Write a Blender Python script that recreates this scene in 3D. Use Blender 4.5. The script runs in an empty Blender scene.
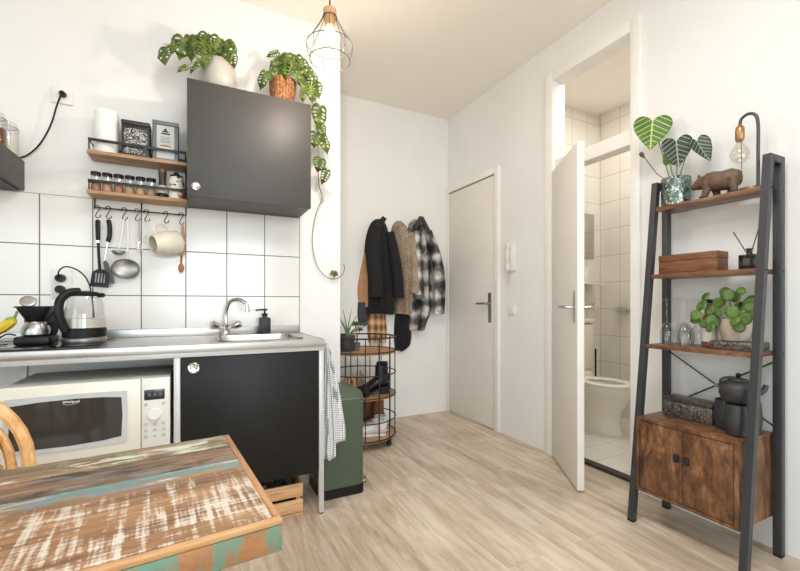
import bpy, bmesh, math, random
from mathutils import Vector, Matrix
from mathutils.geometry import tessellate_polygon
PI = math.pi
SC = bpy.context.scene
COL = SC.collection
random.seed(7)

# ------------------------------------------------------------------ colour / material helpers
def lin(c):
    return tuple(((v / 255) / 12.92 if v / 255 <= .04045 else ((v / 255 + .055) / 1.055) ** 2.4) for v in c) + (1,)

class NT:
    """tiny helper round a node tree"""
    def __init__(s, name):
        s.m = bpy.data.materials.new(name); s.m.use_nodes = True
        s.t = s.m.node_tree; s.b = s.t.nodes['Principled BSDF']
    def n(s, kind, **kw):
        x = s.t.nodes.new(kind)
        for k, v in kw.items():
            if k in x.inputs: s.set(x.inputs[k], v)
            else: setattr(x, k, v)
        return x
    def set(s, inp, v):
        if hasattr(v, 'is_output'): s.t.links.new(v, inp)
        else: inp.default_value = v
    def coord(s, scale=(1, 1, 1), rot=(0, 0, 0), loc=(0, 0, 0), kind='Object'):
        tc = s.n('ShaderNodeTexCoord'); mp = s.n('ShaderNodeMapping')
        s.t.links.new(tc.outputs[kind], mp.inputs['Vector'])
        mp.inputs['Scale'].default_value = scale; mp.inputs['Rotation'].default_value = rot; mp.inputs['Location'].default_value = loc
        return mp.outputs['Vector']
    def noise(s, scale, detail=4, vec=None, rough=.5, dist=0):
        x = s.n('ShaderNodeTexNoise'); x.inputs['Scale'].default_value = scale; x.inputs['Detail'].default_value = detail
        x.inputs['Roughness'].default_value = rough; x.inputs['Distortion'].default_value = dist
        s.t.links.new(vec if vec is not None else s.coord(), x.inputs['Vector'])
        return x.outputs['Fac']
    def ramp(s, fac, stops, interp='LINEAR'):
        x = s.n('ShaderNodeValToRGB'); x.color_ramp.interpolation = interp
        el = x.color_ramp.elements
        while len(el) < len(stops): el.new(.5)
        for e, (p, c) in zip(el, stops):
            e.position = p; e.color = c if len(c) == 4 else lin(c)
        s.t.links.new(fac, x.inputs['Fac'])
        return x.outputs['Color']
    def mix(s, fac, a, b, mode='MIX'):
        x = s.n('ShaderNodeMix', data_type='RGBA', blend_type=mode)
        s.set(x.inputs[0], fac); s.set(x.inputs[6], a); s.set(x.inputs[7], b)
        return x.outputs[2]
    def math(s, op, a, b=0., c=0.):
        x = s.n('ShaderNodeMath', operation=op)
        s.set(x.inputs[0], a); s.set(x.inputs[1], b); s.set(x.inputs[2], c)
        return x.outputs[0]
    def sep(s, vec):
        x = s.n('ShaderNodeSeparateXYZ'); s.t.links.new(vec, x.inputs[0]); return x.outputs
    def bump(s, h, strength=.2, dist=.01):
        x = s.n('ShaderNodeBump'); x.inputs['Strength'].default_value = strength; x.inputs['Distance'].default_value = dist
        s.t.links.new(h, x.inputs['Height']); s.t.links.new(x.outputs[0], s.b.inputs['Normal'])
    def bsdf(s, **kw):
        names = dict(col='Base Color', rough='Roughness', metal='Metallic', trans='Transmission Weight', ior='IOR', spec='Specular IOR Level',
                     emit='Emission Color', estr='Emission Strength', coat='Coat Weight', sheen='Sheen Weight', alpha='Alpha', sss='Subsurface Weight')
        for k, v in kw.items(): s.set(s.b.inputs[names[k]], v)
        return s.m

def plain(name, col, rough=.5, metal=0., var=.06, scale=14., bump=0., **kw):
    t = NT(name); c = lin(col)
    f = t.noise(scale, 4)
    lo = tuple(v * (1 - var) for v in c[:3]) + (1,); hi = tuple(min(1, v * (1 + var)) for v in c[:3]) + (1,)
    out = t.ramp(f, [(.3, lo), (.7, hi)])
    if bump: t.bump(t.noise(scale * 6, 3), bump, .004)
    return t.bsdf(col=out, rough=rough, metal=metal, **kw)

def wood(name, a, b, c, axis='x', scale=6., rough=.45, bump=.1, stretch=9.):
    """long-grained wood: a dark, b mid, c light, grain along axis"""
    t = NT(name)
    sc = {'x': (1, stretch, stretch), 'y': (stretch, 1, stretch), 'z': (stretch, stretch, 1)}[axis]
    v = t.coord(sc)
    f = t.noise(scale, 6, v, .6, .6); g = t.noise(scale * 5, 3, v, .6)
    k = t.math('ADD', t.math('MULTIPLY', f, .75), t.math('MULTIPLY', g, .25))
    col = t.ramp(k, [(.33, a), (.5, b), (.68, c)])
    if bump: t.bump(k, bump, .004)
    return t.bsdf(col=col, rough=rough)

def glass(name, col=(255, 255, 255), rough=.02, ior=1.5, veil=.0):
    """thin-walled clear glass: straight-through light plus a Fresnel reflection"""
    t = NT(name); f = t.noise(3, 1); tint = t.ramp(f, [(0, tuple(v - 4 for v in col)), (1, col)])
    tr = t.n('ShaderNodeBsdfTransparent', Color=tint); gl = t.n('ShaderNodeBsdfGlossy', Roughness=rough)
    fr = t.n('ShaderNodeLayerWeight'); fr.inputs['Blend'].default_value = .5; mx = t.n('ShaderNodeMixShader')
    t.t.links.new(t.math('MULTIPLY_ADD', t.math('POWER', fr.outputs['Facing'], 3.), .7, .045 + veil), mx.inputs[0])
    t.t.links.new(tr.outputs[0], mx.inputs[1]); t.t.links.new(gl.outputs[0], mx.inputs[2])
    t.t.links.new(mx.outputs[0], t.t.nodes['Material Output'].inputs['Surface'])
    return t.m

# ------------------------------------------------------------------ mesh builder
class MB:
    def __init__(s): s.bm = bmesh.new(); s.M = Matrix.Identity(4); s.mi = 0; s.uv = None
    def _v(s, p): return s.bm.verts.new(s.M @ Vector(p))
    def _f(s, vs):
        try:
            f = s.bm.faces.new(vs); f.material_index = s.mi; return f
        except ValueError: return None
    def box(s, x0, x1, y0, y1, z0, z1, bev=0., seg=2):
        v = [s._v((x, y, z)) for x in (x0, x1) for y in (y0, y1) for z in (z0, z1)]
        fs = [s._f([v[i] for i in q]) for q in ((0, 1, 3, 2), (4, 6, 7, 5), (0, 4, 5, 1), (2, 3, 7, 6), (0, 2, 6, 4), (1, 5, 7, 3))]
        if bev:
            es = list({e for f in fs for e in f.edges})
            r = bmesh.ops.bevel(s.bm, geom=es, offset=bev, segments=seg, affect='EDGES', profile=.5)
            for f in r['faces']: f.material_index = s.mi
        return s
    def loft(s, rings, caps=True, closed=True):
        R = [[s._v(p) for p in r] for r in rings]
        n = len(R[0])
        for a, b in zip(R, R[1:]):
            for i in range(n if closed else n - 1):
                j = (i + 1) % n
                s._f([a[i], a[j], b[j], b[i]])
        if caps and closed: s._f(R[0][::-1]); s._f(R[-1])
        return s
    def lathe(s, prof, c=(0, 0, 0), n=28, caps=True, axis='z', sx=1., sy=1.):
        def pt(r, z, a):
            x, y = r * math.cos(a) * sx, r * math.sin(a) * sy
            p = {'z': (x, y, z), 'y': (x, z, y), 'x': (z, x, y)}[axis]
            return (p[0] + c[0], p[1] + c[1], p[2] + c[2])
        return s.loft([[pt(max(r, .0004), z, 2 * PI * i / n) for i in range(n)] for r, z in prof], caps)
    def cyl(s, c, r, z0, z1, n=24, axis='z', bev=0.):
        p = [(r, z0), (r, z1)] if not bev else [(r - bev, z0), (r, z0 + bev), (r, z1 - bev), (r - bev, z1)]
        return s.lathe(p, c, n, axis=axis)
    def tube(s, path, r, n=8, closed=False, flat=1.):
        P = [Vector(p) for p in path]; m = len(P)
        rs = r if isinstance(r, (list, tuple)) else [r] * m
        T = []
        for i in range(m):
            a = P[(i - 1) % m] if closed or i else P[i]; b = P[(i + 1) % m] if closed or i < m - 1 else P[i]
            T.append((b - a).normalized())
        up = Vector((0, 0, 1)) if abs(T[0].z) < .9 else Vector((1, 0, 0))
        nrm = (up - T[0] * up.dot(T[0])).normalized(); rings = []
        for i in range(m):
            nrm = (nrm - T[i] * nrm.dot(T[i])).normalized(); bi = T[i].cross(nrm)
            rings.append([P[i] + nrm * (rs[i] * math.cos(2 * PI * k / n)) + bi * (rs[i] * flat * math.sin(2 * PI * k / n)) for k in range(n)])
        if closed: rings.append(rings[0])
        s.loft(rings, not closed)
        if closed: bmesh.ops.remove_doubles(s.bm, verts=s.bm.verts, dist=1e-6)
        return s
    def ell(s, c, r, n=20, m=12, squash=None):
        rings = []
        for j in range(m + 1):
            th = -PI / 2 + PI * j / m
            q = max(math.cos(th), .004)
            rings.append([(c[0] + r[0] * q * math.cos(2 * PI * i / n), c[1] + r[1] * q * math.sin(2 * PI * i / n), c[2] + r[2] * math.sin(th)) for i in range(n)])
        return s.loft(rings)
    def prism(s, poly, axis, a0, a1):
        def pt(p, a): return {'x': (a, p[0], p[1]), 'y': (p[0], a, p[1]), 'z': (p[0], p[1], a)}[axis]
        return s.loft([[pt(p, a0) for p in poly], [pt(p, a1) for p in poly]])
    def sheet(s, rows, thick=None):
        """open grid of points -> quads"""
        R = [[s._v(p) for p in r] for r in rows]
        for a, b in zip(R, R[1:]):
            for i in range(len(a) - 1): s._f([a[i], a[i + 1], b[i + 1], b[i]])
        return s
    def build(s, name, mat, parent=None, world=False, smooth=35., solid=0.):
        if world and parent is not None:
            o = parent
            while o.parent: o = o.parent
            W = Matrix.Translation(o.location) @ o.rotation_euler.to_matrix().to_4x4()
            bmesh.ops.transform(s.bm, matrix=W.inverted(), verts=s.bm.verts)
        bmesh.ops.recalc_face_normals(s.bm, faces=s.bm.faces)
        loc = None
        if parent is None:
            xs = [v.co.x for v in s.bm.verts]; ys = [v.co.y for v in s.bm.verts]; zs = [v.co.z for v in s.bm.verts]
            loc = Vector(((min(xs) + max(xs)) / 2, (min(ys) + max(ys)) / 2, min(zs)))
            bmesh.ops.translate(s.bm, vec=-loc, verts=s.bm.verts)
        me = bpy.data.meshes.new(name); s.bm.to_mesh(me); s.bm.free()
        for m in (mat if isinstance(mat, (list, tuple)) else [mat]): me.materials.append(m)
        if smooth:
            me.shade_smooth(); me.set_sharp_from_angle(angle=math.radians(smooth))
        o = bpy.data.objects.new(name, me); COL.objects.link(o)
        if parent is not None: o.parent = parent
        else: o.location = loc
        if solid:
            md = o.modifiers.new('thickness', 'SOLIDIFY'); md.thickness = solid; md.offset = 0
        return o

def tag(o, label, cat, group=None):
    o['label'] = label; o['category'] = cat
    if group: o['group'] = group
    return o
def thing(name, label, cat, loc=(0, 0, 0), rz=0., group=None):
    o = bpy.data.objects.new(name, None); COL.objects.link(o); o.empty_display_size = .05
    o.location = loc; o.rotation_euler = (0, 0, rz)
    return tag(o, label, cat, group)
def struct(mb, name, mat, parent=None, **kw):
    kw.setdefault('smooth', 35)
    bm = mb.bm
    o = mb.build(name, mat, parent, **kw)
    if parent is None: o['kind'] = 'structure'
    return o
def dup(root, loc, label, rz=None, group=None):
    r = root.copy(); COL.objects.link(r); r.location = loc
    if rz is not None: r.rotation_euler = (0, 0, rz)
    r['label'] = label
    if group: r['group'] = group
    for ch in list(root.children):
        c = ch.copy(); COL.objects.link(c); c.parent = r
        for g in list(ch.children):
            d = g.copy(); COL.objects.link(d); d.parent = c
    return r
def smooth_path(pts, k=6):
    """Catmull-Rom through pts"""
    P = [Vector(p) for p in pts]; out = []
    for i in range(len(P) - 1):
        p0 = P[max(i - 1, 0)]; p1 = P[i]; p2 = P[i + 1]; p3 = P[min(i + 2, len(P) - 1)]
        for j in range(k):
            t = j / k
            out.append(.5 * ((2 * p1) + (p2 - p0) * t + (2 * p0 - 5 * p1 + 4 * p2 - p3) * t * t + (3 * p1 - p0 - 3 * p2 + p3) * t ** 3))
    out.append(P[-1]); return out
def circle(c, r, n=24, axis='z', ry=None):
    ry = ry or r; o = []
    for i in range(n):
        a = 2 * PI * i / n; x, y = r * math.cos(a), ry * math.sin(a)
        p = {'z': (x, y, 0), 'y': (x, 0, y), 'x': (0, x, y)}[axis]
        o.append((c[0] + p[0], c[1] + p[1], c[2] + p[2]))
    return o

# ------------------------------------------------------------------ materials
def mat_wall():
    t = NT('wall_paint'); f = t.noise(2.5, 3); g = t.noise(220, 2)
    t.bump(g, .05, .002)
    return t.bsdf(col=t.ramp(f, [(.3, (233, 232, 229)), (.7, (237, 236, 233))]), rough=.7)
def mat_ceiling():
    t = NT('ceiling_paint'); f = t.noise(1.5, 3)
    return t.bsdf(col=t.ramp(f, [(.3, (244, 239, 231)), (.7, (247, 242, 234))]), rough=.8)
def grid_mat(name, axes, origin, size, mortar, tile, grout, rough=.12):
    """square-grid tiles: axes = two of 'xyz', in object space"""
    t = NT(name); xyz = t.sep(t.coord(loc=tuple(-o for o in origin)))
    ix = {'x': 0, 'y': 1, 'z': 2}; m = None
    for a, s in zip(axes, size):
        q = t.math('FRACT', t.math('DIVIDE', xyz[ix[a]], s))
        d = t.math('MULTIPLY', t.math('MINIMUM', q, t.math('SUBTRACT', 1., q)), s)
        k = t.math('LESS_THAN', d, mortar)
        m = k if m is None else t.math('MAXIMUM', m, k)
    f = t.noise(3.5, 3)
    base = t.ramp(f, [(.3, tuple(v - 4 for v in tile)), (.7, tile)])
    t.bump(t.math('SUBTRACT', 1., m), .35, .002)
    return t.bsdf(col=t.mix(m, base, lin(grout)), rough=t.math('ADD', t.math('MULTIPLY', m, .6), rough))
def mat_floor():
    t = NT('oak_laminate')
    v = t.coord(rot=(0, 0, PI / 2))
    br = t.n('ShaderNodeTexBrick', offset=.37, offset_frequency=2)
    t.t.links.new(v, br.inputs['Vector'])
    br.inputs['Scale'].default_value = 1; br.inputs['Brick Width'].default_value = 1.22; br.inputs['Row Height'].default_value = .19
    br.inputs['Mortar Size'].default_value = .0011; br.inputs['Mortar Smooth'].default_value = .2
    br.inputs['Color1'].default_value = (0, 0, 0, 1); br.inputs['Color2'].default_value = (1, 1, 1, 1); br.inputs['Mortar'].default_value = (.5, .5, .5, 1)
    tone = br.outputs['Color']; seam = br.outputs['Fac']
    off = t.n('ShaderNodeVectorMath', operation='MULTIPLY_ADD'); t.t.links.new(tone, off.inputs[0]); off.inputs[1].default_value = (3, 5, 7)
    t.t.links.new(t.coord((9, 1, 1)), off.inputs[2])
    g = t.noise(2.2, 8, off.outputs[0], .62, .7); g2 = t.noise(14, 4, off.outputs[0], .6)
    cl = t.noise(2.6, 5, t.coord((1.6, .7, 1)), .6, .4)
    k = t.math('ADD', t.math('MULTIPLY', g, .5), t.math('ADD', t.math('MULTIPLY', g2, .12), t.math('MULTIPLY', cl, .38)))
    col = t.ramp(k, [(.36, (162, 142, 118)), (.47, (192, 174, 152)), (.56, (212, 197, 177)), (.68, (224, 212, 196))])
    tn = t.math('ADD', t.math('MULTIPLY', tone, .14), .93)
    hsv = t.n('ShaderNodeHueSaturation'); t.t.links.new(col, hsv.inputs['Color']); t.t.links.new(tn, hsv.inputs['Value'])
    col = t.mix(t.math('MULTIPLY', seam, .45), hsv.outputs[0], lin((120, 98, 76)))
    t.bump(k, .05, .002)
    return t.bsdf(col=col, rough=.38, spec=.4)
def mat_rustic():
    t = NT('rustic_brown_board')
    v = t.coord((2.5, 2.5, 1)); f = t.noise(7, 8, v, .65, 1.2); g = t.noise(30, 4, t.coord((3, 3, .8)), .6)
    k = t.math('ADD', t.math('MULTIPLY', f, .72), t.math('MULTIPLY', g, .28))
    col = t.ramp(k, [(.34, (52, 34, 22)), (.45, (92, 60, 38)), (.55, (124, 84, 54)), (.66, (156, 116, 80))])
    return t.bsdf(col=col, rough=.42)
def mat_rustic_shelf():
    t = NT('rustic_shelf_board')
    f = t.noise(6, 8, t.coord((4, 1.2, 4)), .65, 1.)
    return t.bsdf(col=t.ramp(f, [(.3, (76, 50, 34)), (.5, (112, 76, 52)), (.7, (142, 102, 72))]), rough=.35)
def mat_steel(name='brushed_steel', col=(196, 194, 190), rough=.28, axis=(1, 40, 40)):
    t = NT(name); f = t.noise(8, 5, t.coord(axis), .6)
    c = lin(col); lo = tuple(v * .88 for v in c[:3]) + (1,)
    return t.bsdf(col=t.ramp(f, [(.3, lo), (.7, c)]), metal=1., rough=t.math('ADD', t.math('MULTIPLY', f, .12), rough))
def mat_painted_board(name, woods, paints, scratch=False, seed=0.):
    """worn reclaimed board: three wood tones + flakes of paint [(colour, coverage, length scale)], grain along x"""
    t = NT(name)
    v = t.coord((1.3, 22, 8), loc=(seed, seed * 2, 0))
    f = t.noise(3.2, 8, v, .65, .5)
    big = t.noise(5, 4, t.coord((.9, 3, 1), loc=(seed, 0, 0)), .6)
    k = t.math('ADD', t.math('MULTIPLY', f, .65), t.math('MULTIPLY', big, .35))
    col = t.ramp(k, [(.34, woods[0]), (.5, woods[1]), (.64, woods[2])])
    for i, (pc, cover, sx, sy) in enumerate(paints):
        n1 = t.noise(3, 7, t.coord((sx, sy, 4), loc=(seed + 3.1 * i, seed - i, i)), .68, .3)
        n2 = t.noise(2.2, 3, t.coord((1.2, 5, 2), loc=(seed - 7.3 * i, i, 2)), .5)
        n = t.math('ADD', t.math('MULTIPLY', n1, .62), t.math('MULTIPLY', n2, .38))
        if scratch:
            n3 = t.noise(3, 6, t.coord((34, 2.2, 4), loc=(i, seed, 0)), .6)
            n4 = t.noise(3, 6, t.coord((2, 46, 4), loc=(i, seed, 3)), .6)
            n = t.math('ADD', t.math('MULTIPLY', n, .42), t.math('ADD', t.math('MULTIPLY', n3, .36), t.math('MULTIPLY', n4, .22)))
        w = .03 if scratch else .03
        msk = t.ramp(n, [(cover - w, (0, 0, 0, 1)), (cover + w, (1, 1, 1, 1))])
        col = t.mix(t.math('MULTIPLY', msk, .88), col, lin(pc))
    t.bump(k, .12, .003)
    return t.bsdf(col=col, rough=.5)
def mat_leaf(name, dark, light, vein=None, k=6., slope=.55, veinw=.1):
    t = NT(name); f = t.noise(25, 3)
    col = t.ramp(f, [(.3, dark), (.7, light)])
    uv = t.sep(t.coord(kind='UV')); u = t.math('ABSOLUTE', t.math('SUBTRACT', uv[0], .5))
    if vein:
        q = t.math('FRACT', t.math('MULTIPLY', t.math('SUBTRACT', uv[1], t.math('MULTIPLY', u, slope)), k))
        lat = t.math('LESS_THAN', t.math('ABSOLUTE', t.math('SUBTRACT', q, .5)), veinw)
        mid = t.math('LESS_THAN', u, .022)
        msk = t.math('MAXIMUM', lat, mid)
        col = t.mix(t.math('MULTIPLY', msk, .85), col, lin(vein))
    return t.bsdf(col=col, rough=.42, spec=.45)
def mat_plaid():
    t = NT('plaid_flannel'); x = t.sep(t.coord())
    wb = t.noise(7, 3)
    a = t.math('SINE', t.math('ADD', t.math('MULTIPLY', x[0], 56), t.math('MULTIPLY', wb, 5))); b = t.math('SINE', t.math('ADD', t.math('MULTIPLY', x[2], 36), t.math('MULTIPLY', wb, 6)))
    n = t.noise(18, 3)
    k = t.math('ADD', t.math('MULTIPLY', t.math('ADD', a, b), .16), t.math('ADD', t.math('MULTIPLY', n, .5), .25))
    return t.bsdf(col=t.ramp(k, [(.24, (30, 30, 31)), (.46, (84, 82, 81)), (.62, (150, 147, 143)), (.82, (216, 212, 206))]), rough=.95)
def mat_tweed():
    t = NT('beige_tweed'); x = t.sep(t.coord())
    a = t.math('SINE', t.math('MULTIPLY', x[0], 210)); b = t.math('SINE', t.math('MULTIPLY', x[2], 190))
    n = t.noise(90, 5)
    k = t.math('ADD', t.math('MULTIPLY', t.math('MULTIPLY', a, b), .05), t.math('ADD', t.math('MULTIPLY', n, .55), t.math('MULTIPLY', t.noise(9, 3), .45)))
    return t.bsdf(col=t.ramp(k, [(.3, (110, 94, 78)), (.5, (150, 132, 112)), (.7, (186, 170, 150))]), rough=.95)
def mat_tan_plaid():
    t = NT('tan_plaid_wool'); x = t.sep(t.coord())
    a = t.math('SINE', t.math('MULTIPLY', x[0], 120)); b = t.math('SINE', t.math('MULTIPLY', x[2], 70))
    k = t.math('ADD', t.math('MULTIPLY', t.math('ADD', a, b), .2), .5)
    return t.bsdf(col=t.ramp(k, [(.2, (120, 82, 52)), (.5, (186, 140, 98)), (.8, (216, 184, 146))]), rough=.95)
def mat_gingham():
    t = NT('gingham_cotton'); x = t.sep(t.coord())
    def st(c, f): return t.math('LESS_THAN', t.math('FRACT', t.math('MULTIPLY', c, f)), .32)
    k = t.math('ADD', st(t.math('ADD', x[0], x[1]), 85.), st(x[2], 85.))
    return t.bsdf(col=t.ramp(t.math('MULTIPLY', k, .5), [(0, (236, 235, 232)), (.5, (176, 177, 178)), (1, (104, 106, 110))]), rough=.9)

WALL = mat_wall(); CEIL = mat_ceiling(); FLOOR = mat_floor()
WHITE = plain('white_gloss_paint', (240, 237, 232), .35, var=.02)
WHITE_DOOR = plain('white_door_paint', (232, 226, 218), .4, var=.02)
PLASTIC_W = plain('white_plastic', (236, 234, 228), .4, var=.02)
CREAM = plain('cream_enamel', (232, 228, 214), .35, var=.02)
BLACKM = plain('black_metal', (44, 44, 46), .45, .3, var=.1)
GREYM = plain('grey_powder_coat', (70, 70, 72), .45, .2, var=.08)
POST = plain('dark_grey_metal_post', (62, 63, 66), .45, .3, var=.08)
BLACKP = plain('black_plastic', (17, 17, 17), .42, var=.1, spec=.3)
BLACKD = plain('black_cabinet_door', (22, 20, 18), .42, var=.2, scale=5, spec=.28)
GREYD = plain('charcoal_cabinet_door', (64, 62, 60), .5, var=.08, scale=4)
RUBBER = plain('black_rubber', (22, 22, 22), .7)
STEEL = mat_steel(); CHROME = plain('chrome', (214, 212, 208), .1, 1., var=.02)
STEEL_D = mat_steel('worn_steel', (176, 174, 170), .36, (20, 20, 20))
ALU = plain('silver_painted_metal', (196, 196, 194), .4, .25, var=.04)
CLEAR = glass('clear_glass'); AMBER = glass('amber_glass', (150, 78, 34), .05)
SHELFW = wood('warm_shelf_wood', (142, 104, 72), (176, 136, 98), (198, 160, 122), 'x')
CRATEW = wood('pine_crate_wood', (176, 128, 84), (206, 160, 114), (222, 182, 138), 'x')
TRAYW = wood('cart_tray_wood', (158, 112, 74), (186, 140, 98), (206, 164, 122), 'x')
RUSTIC = mat_rustic(); RSHELF = mat_rustic_shelf()
RATTAN = wood('rattan_cane', (186, 132, 78), (214, 164, 104), (232, 190, 136), 'z', 14, .45, .2, 3)
BOXW = wood('carved_box_wood', (84, 50, 30), (116, 72, 44), (144, 96, 62), 'y', 12)
SPOONW = wood('spoon_wood', (134, 80, 40), (166, 106, 58), (188, 130, 78), 'z')
GREEN = plain('green_enamel', (70, 84, 66), .34, var=.04)
CERAMIC = plain('white_ceramic', (238, 234, 226), .15, var=.02)
JUGC = plain('cream_jug_glaze', (236, 224, 206), .25, var=.03)
POTC = plain('grey_white_pot_glaze', (182, 177, 168), .35, var=.05)
SOIL = plain('potting_soil', (58, 42, 32), .95, var=.4, scale=80)
LEAF_M = mat_leaf('monstera_leaf', (54, 76, 22), (108, 128, 50))
LEAF_B = mat_leaf('bright_anthurium_leaf', (60, 92, 28), (88, 122, 40), (190, 206, 126), 5.5, .75, .075)
LEAF_D = mat_leaf('dark_anthurium_leaf', (28, 34, 27), (46, 50, 40), (146, 170, 138), 5.5, .75, .075)
LEAF_P = mat_leaf('pilea_leaf', (54, 86, 28), (96, 124, 52))
LEAF_A = mat_leaf('aloe_leaf', (70, 100, 66), (104, 132, 92))
STEM = plain('green_stem', (122, 136, 74), .5); STEM_B = plain('brown_stem', (130, 104, 72), .6)
BLACKWOOL = plain('black_wool', (27, 27, 29), .95, var=.25, scale=60)
DARKFAB = plain('dark_grey_fabric', (64, 68, 72), .95, var=.15, scale=60)
TANFAB = plain('tan_fabric', (176, 134, 98), .9, var=.12, scale=40)
PLAID = mat_plaid(); TWEED = mat_tweed(); TPLAID = mat_tan_plaid(); GING = mat_gingham()

# ------------------------------------------------------------------ the room
XR, YW, YN, XC, CZ = 2.21, 2.59, 3.35, .857, 2.85      # right wall, kitchen wall, nook wall, column edge, ceiling
XB, YB = 3.46, 2.62                                    # bathroom far / left wall
XL, YK = -3.8, -4.2                                   # unseen left / back walls
m = MB(); m.box(XL - .1, XR + .1, YK - .1, YN + .1, -.1, 0); struct(m, 'floor', FLOOR)
m = MB(); m.box(XL - .1, XB + .1, YK - .1, YN + .1, CZ, CZ + .1); struct(m, 'ceiling', CEIL)
m = MB(); m.box(XL, XC, YW, YW + .1, 0, CZ); m.box(XC - .1, XC, YW + .1, YN, 0, CZ); struct(m, 'wall_kitchen', WALL)
m = MB(); m.box(XC - .1, XR, YN, YN + .1, 0, CZ); struct(m, 'wall_nook', WALL)
DB0, DB1, DBZ = 1.455, 2.035, 2.61                     # bathroom opening
DE0, DE1, DEZ = 2.64, 3.335, 2.12                      # entrance door opening
m = MB()
for y0, y1, z0, z1 in ((YK, DB0, 0, CZ), (DB0, DB1, DBZ, CZ), (DB1, DE0, 0, CZ), (DE0, DE1, DEZ, CZ), (DE1, YN + .1, 0, CZ)):
    m.box(XR, XR + .1, y0, y1, z0, z1)
struct(m, 'wall_right', WALL)
# left wall and the wall behind the camera, with windows; the left one is added to flatten the light
WB = [(-3.3, -1.1), (-.7, 1.5)]; WL = (-2.6, .6)
m = MB()
for x0, x1, z0, z1 in ((XL, XR + .1, 0, .55), (XL, XR + .1, 2.6, CZ), (XL, WB[0][0], .55, 2.6), (WB[0][1], WB[1][0], .55, 2.6), (WB[1][1], XR + .1, .55, 2.6)):
    m.box(x0, x1, YK - .1, YK, z0, z1)
struct(m, 'wall_back', WALL)
m = MB()
for y0, y1, z0, z1 in ((YK - .1, YN + .1, 0, .55), (YK - .1, YN + .1, 2.6, CZ), (YK - .1, WL[0], .55, 2.6), (WL[1], YN + .1, .55, 2.6)): m.box(XL - .1, XL, y0, y1, z0, z1)
struct(m, 'wall_left', WALL)
m = MB()
for a, b, c, d in ((WL[0], WL[1], .55, .61), (WL[0], WL[1], 2.54, 2.6), (WL[0], WL[0] + .06, .61, 2.54), (WL[1] - .06, WL[1], .61, 2.54), (-1.03, -.97, .61, 2.54)): m.box(XL - .08, XL - .02, a, b, c, d)
struct(m, 'window_3', WHITE)  # unseen window, added to send light onto the right wall and nook
for k, (x0, x1) in enumerate(WB):
    m = MB()
    for a, b, c, d in ((x0, x1, .55, .61), (x0, x1, 2.54, 2.6), (x0, x0 + .06, .61, 2.54), (x1 - .06, x1, .61, 2.54), ((x0 + x1) / 2 - .03, (x0 + x1) / 2 + .03, .61, 2.54)):
        m.box(a, b, YK - .08, YK - .02, c, d)
    w = struct(m, 'window_%d' % (k + 1), WHITE)

# kitchen tiles: 21.25 x 25 cm, grout lines at x = -.688 + k*.2125, z = 1.092 + k*.25
TILE_K = grid_mat('kitchen_wall_tile', 'xz', (0, 0, 0), (.2125, .25), .0026, (238, 235, 229), (112, 106, 98), .14)
m = MB(); m.box(XL, .588, YW - .006, YW - .0002, .80, 1.592)
o = m.build('trim_1', TILE_K, None, smooth=0); o['kind'] = 'structure'
# put the texture origin on a grout crossing
dx = o.location.x; dz = o.location.z
for v in o.data.vertices: v.co.x += dx + .688; v.co.z += dz - 1.092
o.location.x = -.688; o.location.z = 1.092

# bathroom shell
TILE_B = grid_mat('bathroom_wall_tile', 'yz', (0, 0, 0), (.2, .25), .002, (230, 224, 214), (164, 154, 142), .15)
TILE_B2 = grid_mat('bathroom_side_tile', 'xz', (0, 0, 0), (.2, .25), .002, (232, 227, 218), (176, 168, 156), .15)
TILE_F = grid_mat('bathroom_floor_tile', 'xy', (0, 0, 0), (.2, .2), .0022, (226, 222, 214), (168, 162, 152), .25)
m = MB(); m.box(XB, XB + .1, .9, YB + .1, 0, CZ); struct(m, 'wall_bathroom_far', TILE_B)
m = MB(); m.box(XR + .1, XB, YB, YB + .1, 0, CZ); struct(m, 'wall_bathroom_left', TILE_B2)
m = MB(); m.box(XR + .1, XB, .9, 1.0, 0, CZ); struct(m, 'wall_bathroom_near', TILE_B2)
m = MB(); m.box(XR + .1, XB + .1, .9, YB + .1, -.1, .012); struct(m, 'floor_bathroom', TILE_F)
m = MB(); m.box(XR + .06, XR + .115, DB0, DB1, 0, .02, .002); struct(m, 'trim_2', plain('dark_threshold', (58, 50, 44), .5))

# entrance door
m = MB()
m.box(XR - .018, XR + .06, DE0 - .055, DE0, 0, DEZ + .05, .003); m.box(XR - .018, XR + .06, DE1 - .01, DE1 + .012, 0, DEZ + .05, .003)
m.box(XR - .018, XR + .06, DE0, DE1 - .01, DEZ, DEZ + .05, .003)
d = struct(m, 'door_1', WHITE)
m = MB(); m.box(XR - .006, XR + .034, DE0 + .006, DE1 - .014, .008, DEZ - .008, .002)
leaf = m.build('door_leaf', WHITE_DOOR, d, world=True)
m = MB(); m.box(XR - .010, XR - .0062, DE0 + .045, DE0 + .085, .89, 1.14, .003); m.cyl((0, DE0 + .065, .945), .009, XR - .014, XR - .010, 16, 'x')
h = m.build('handle_plate', STEEL_D, d, world=True)
m = MB(); m.tube(smooth_path([(XR - .0102, DE0 + .065, 1.05), (XR - .05, DE0 + .065, 1.05), (XR - .058, DE0 + .08, 1.05), (XR - .058, DE0 + .18, 1.048)]), .0095, 10)
m.build('handle', STEEL_D, d, world=True)

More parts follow.
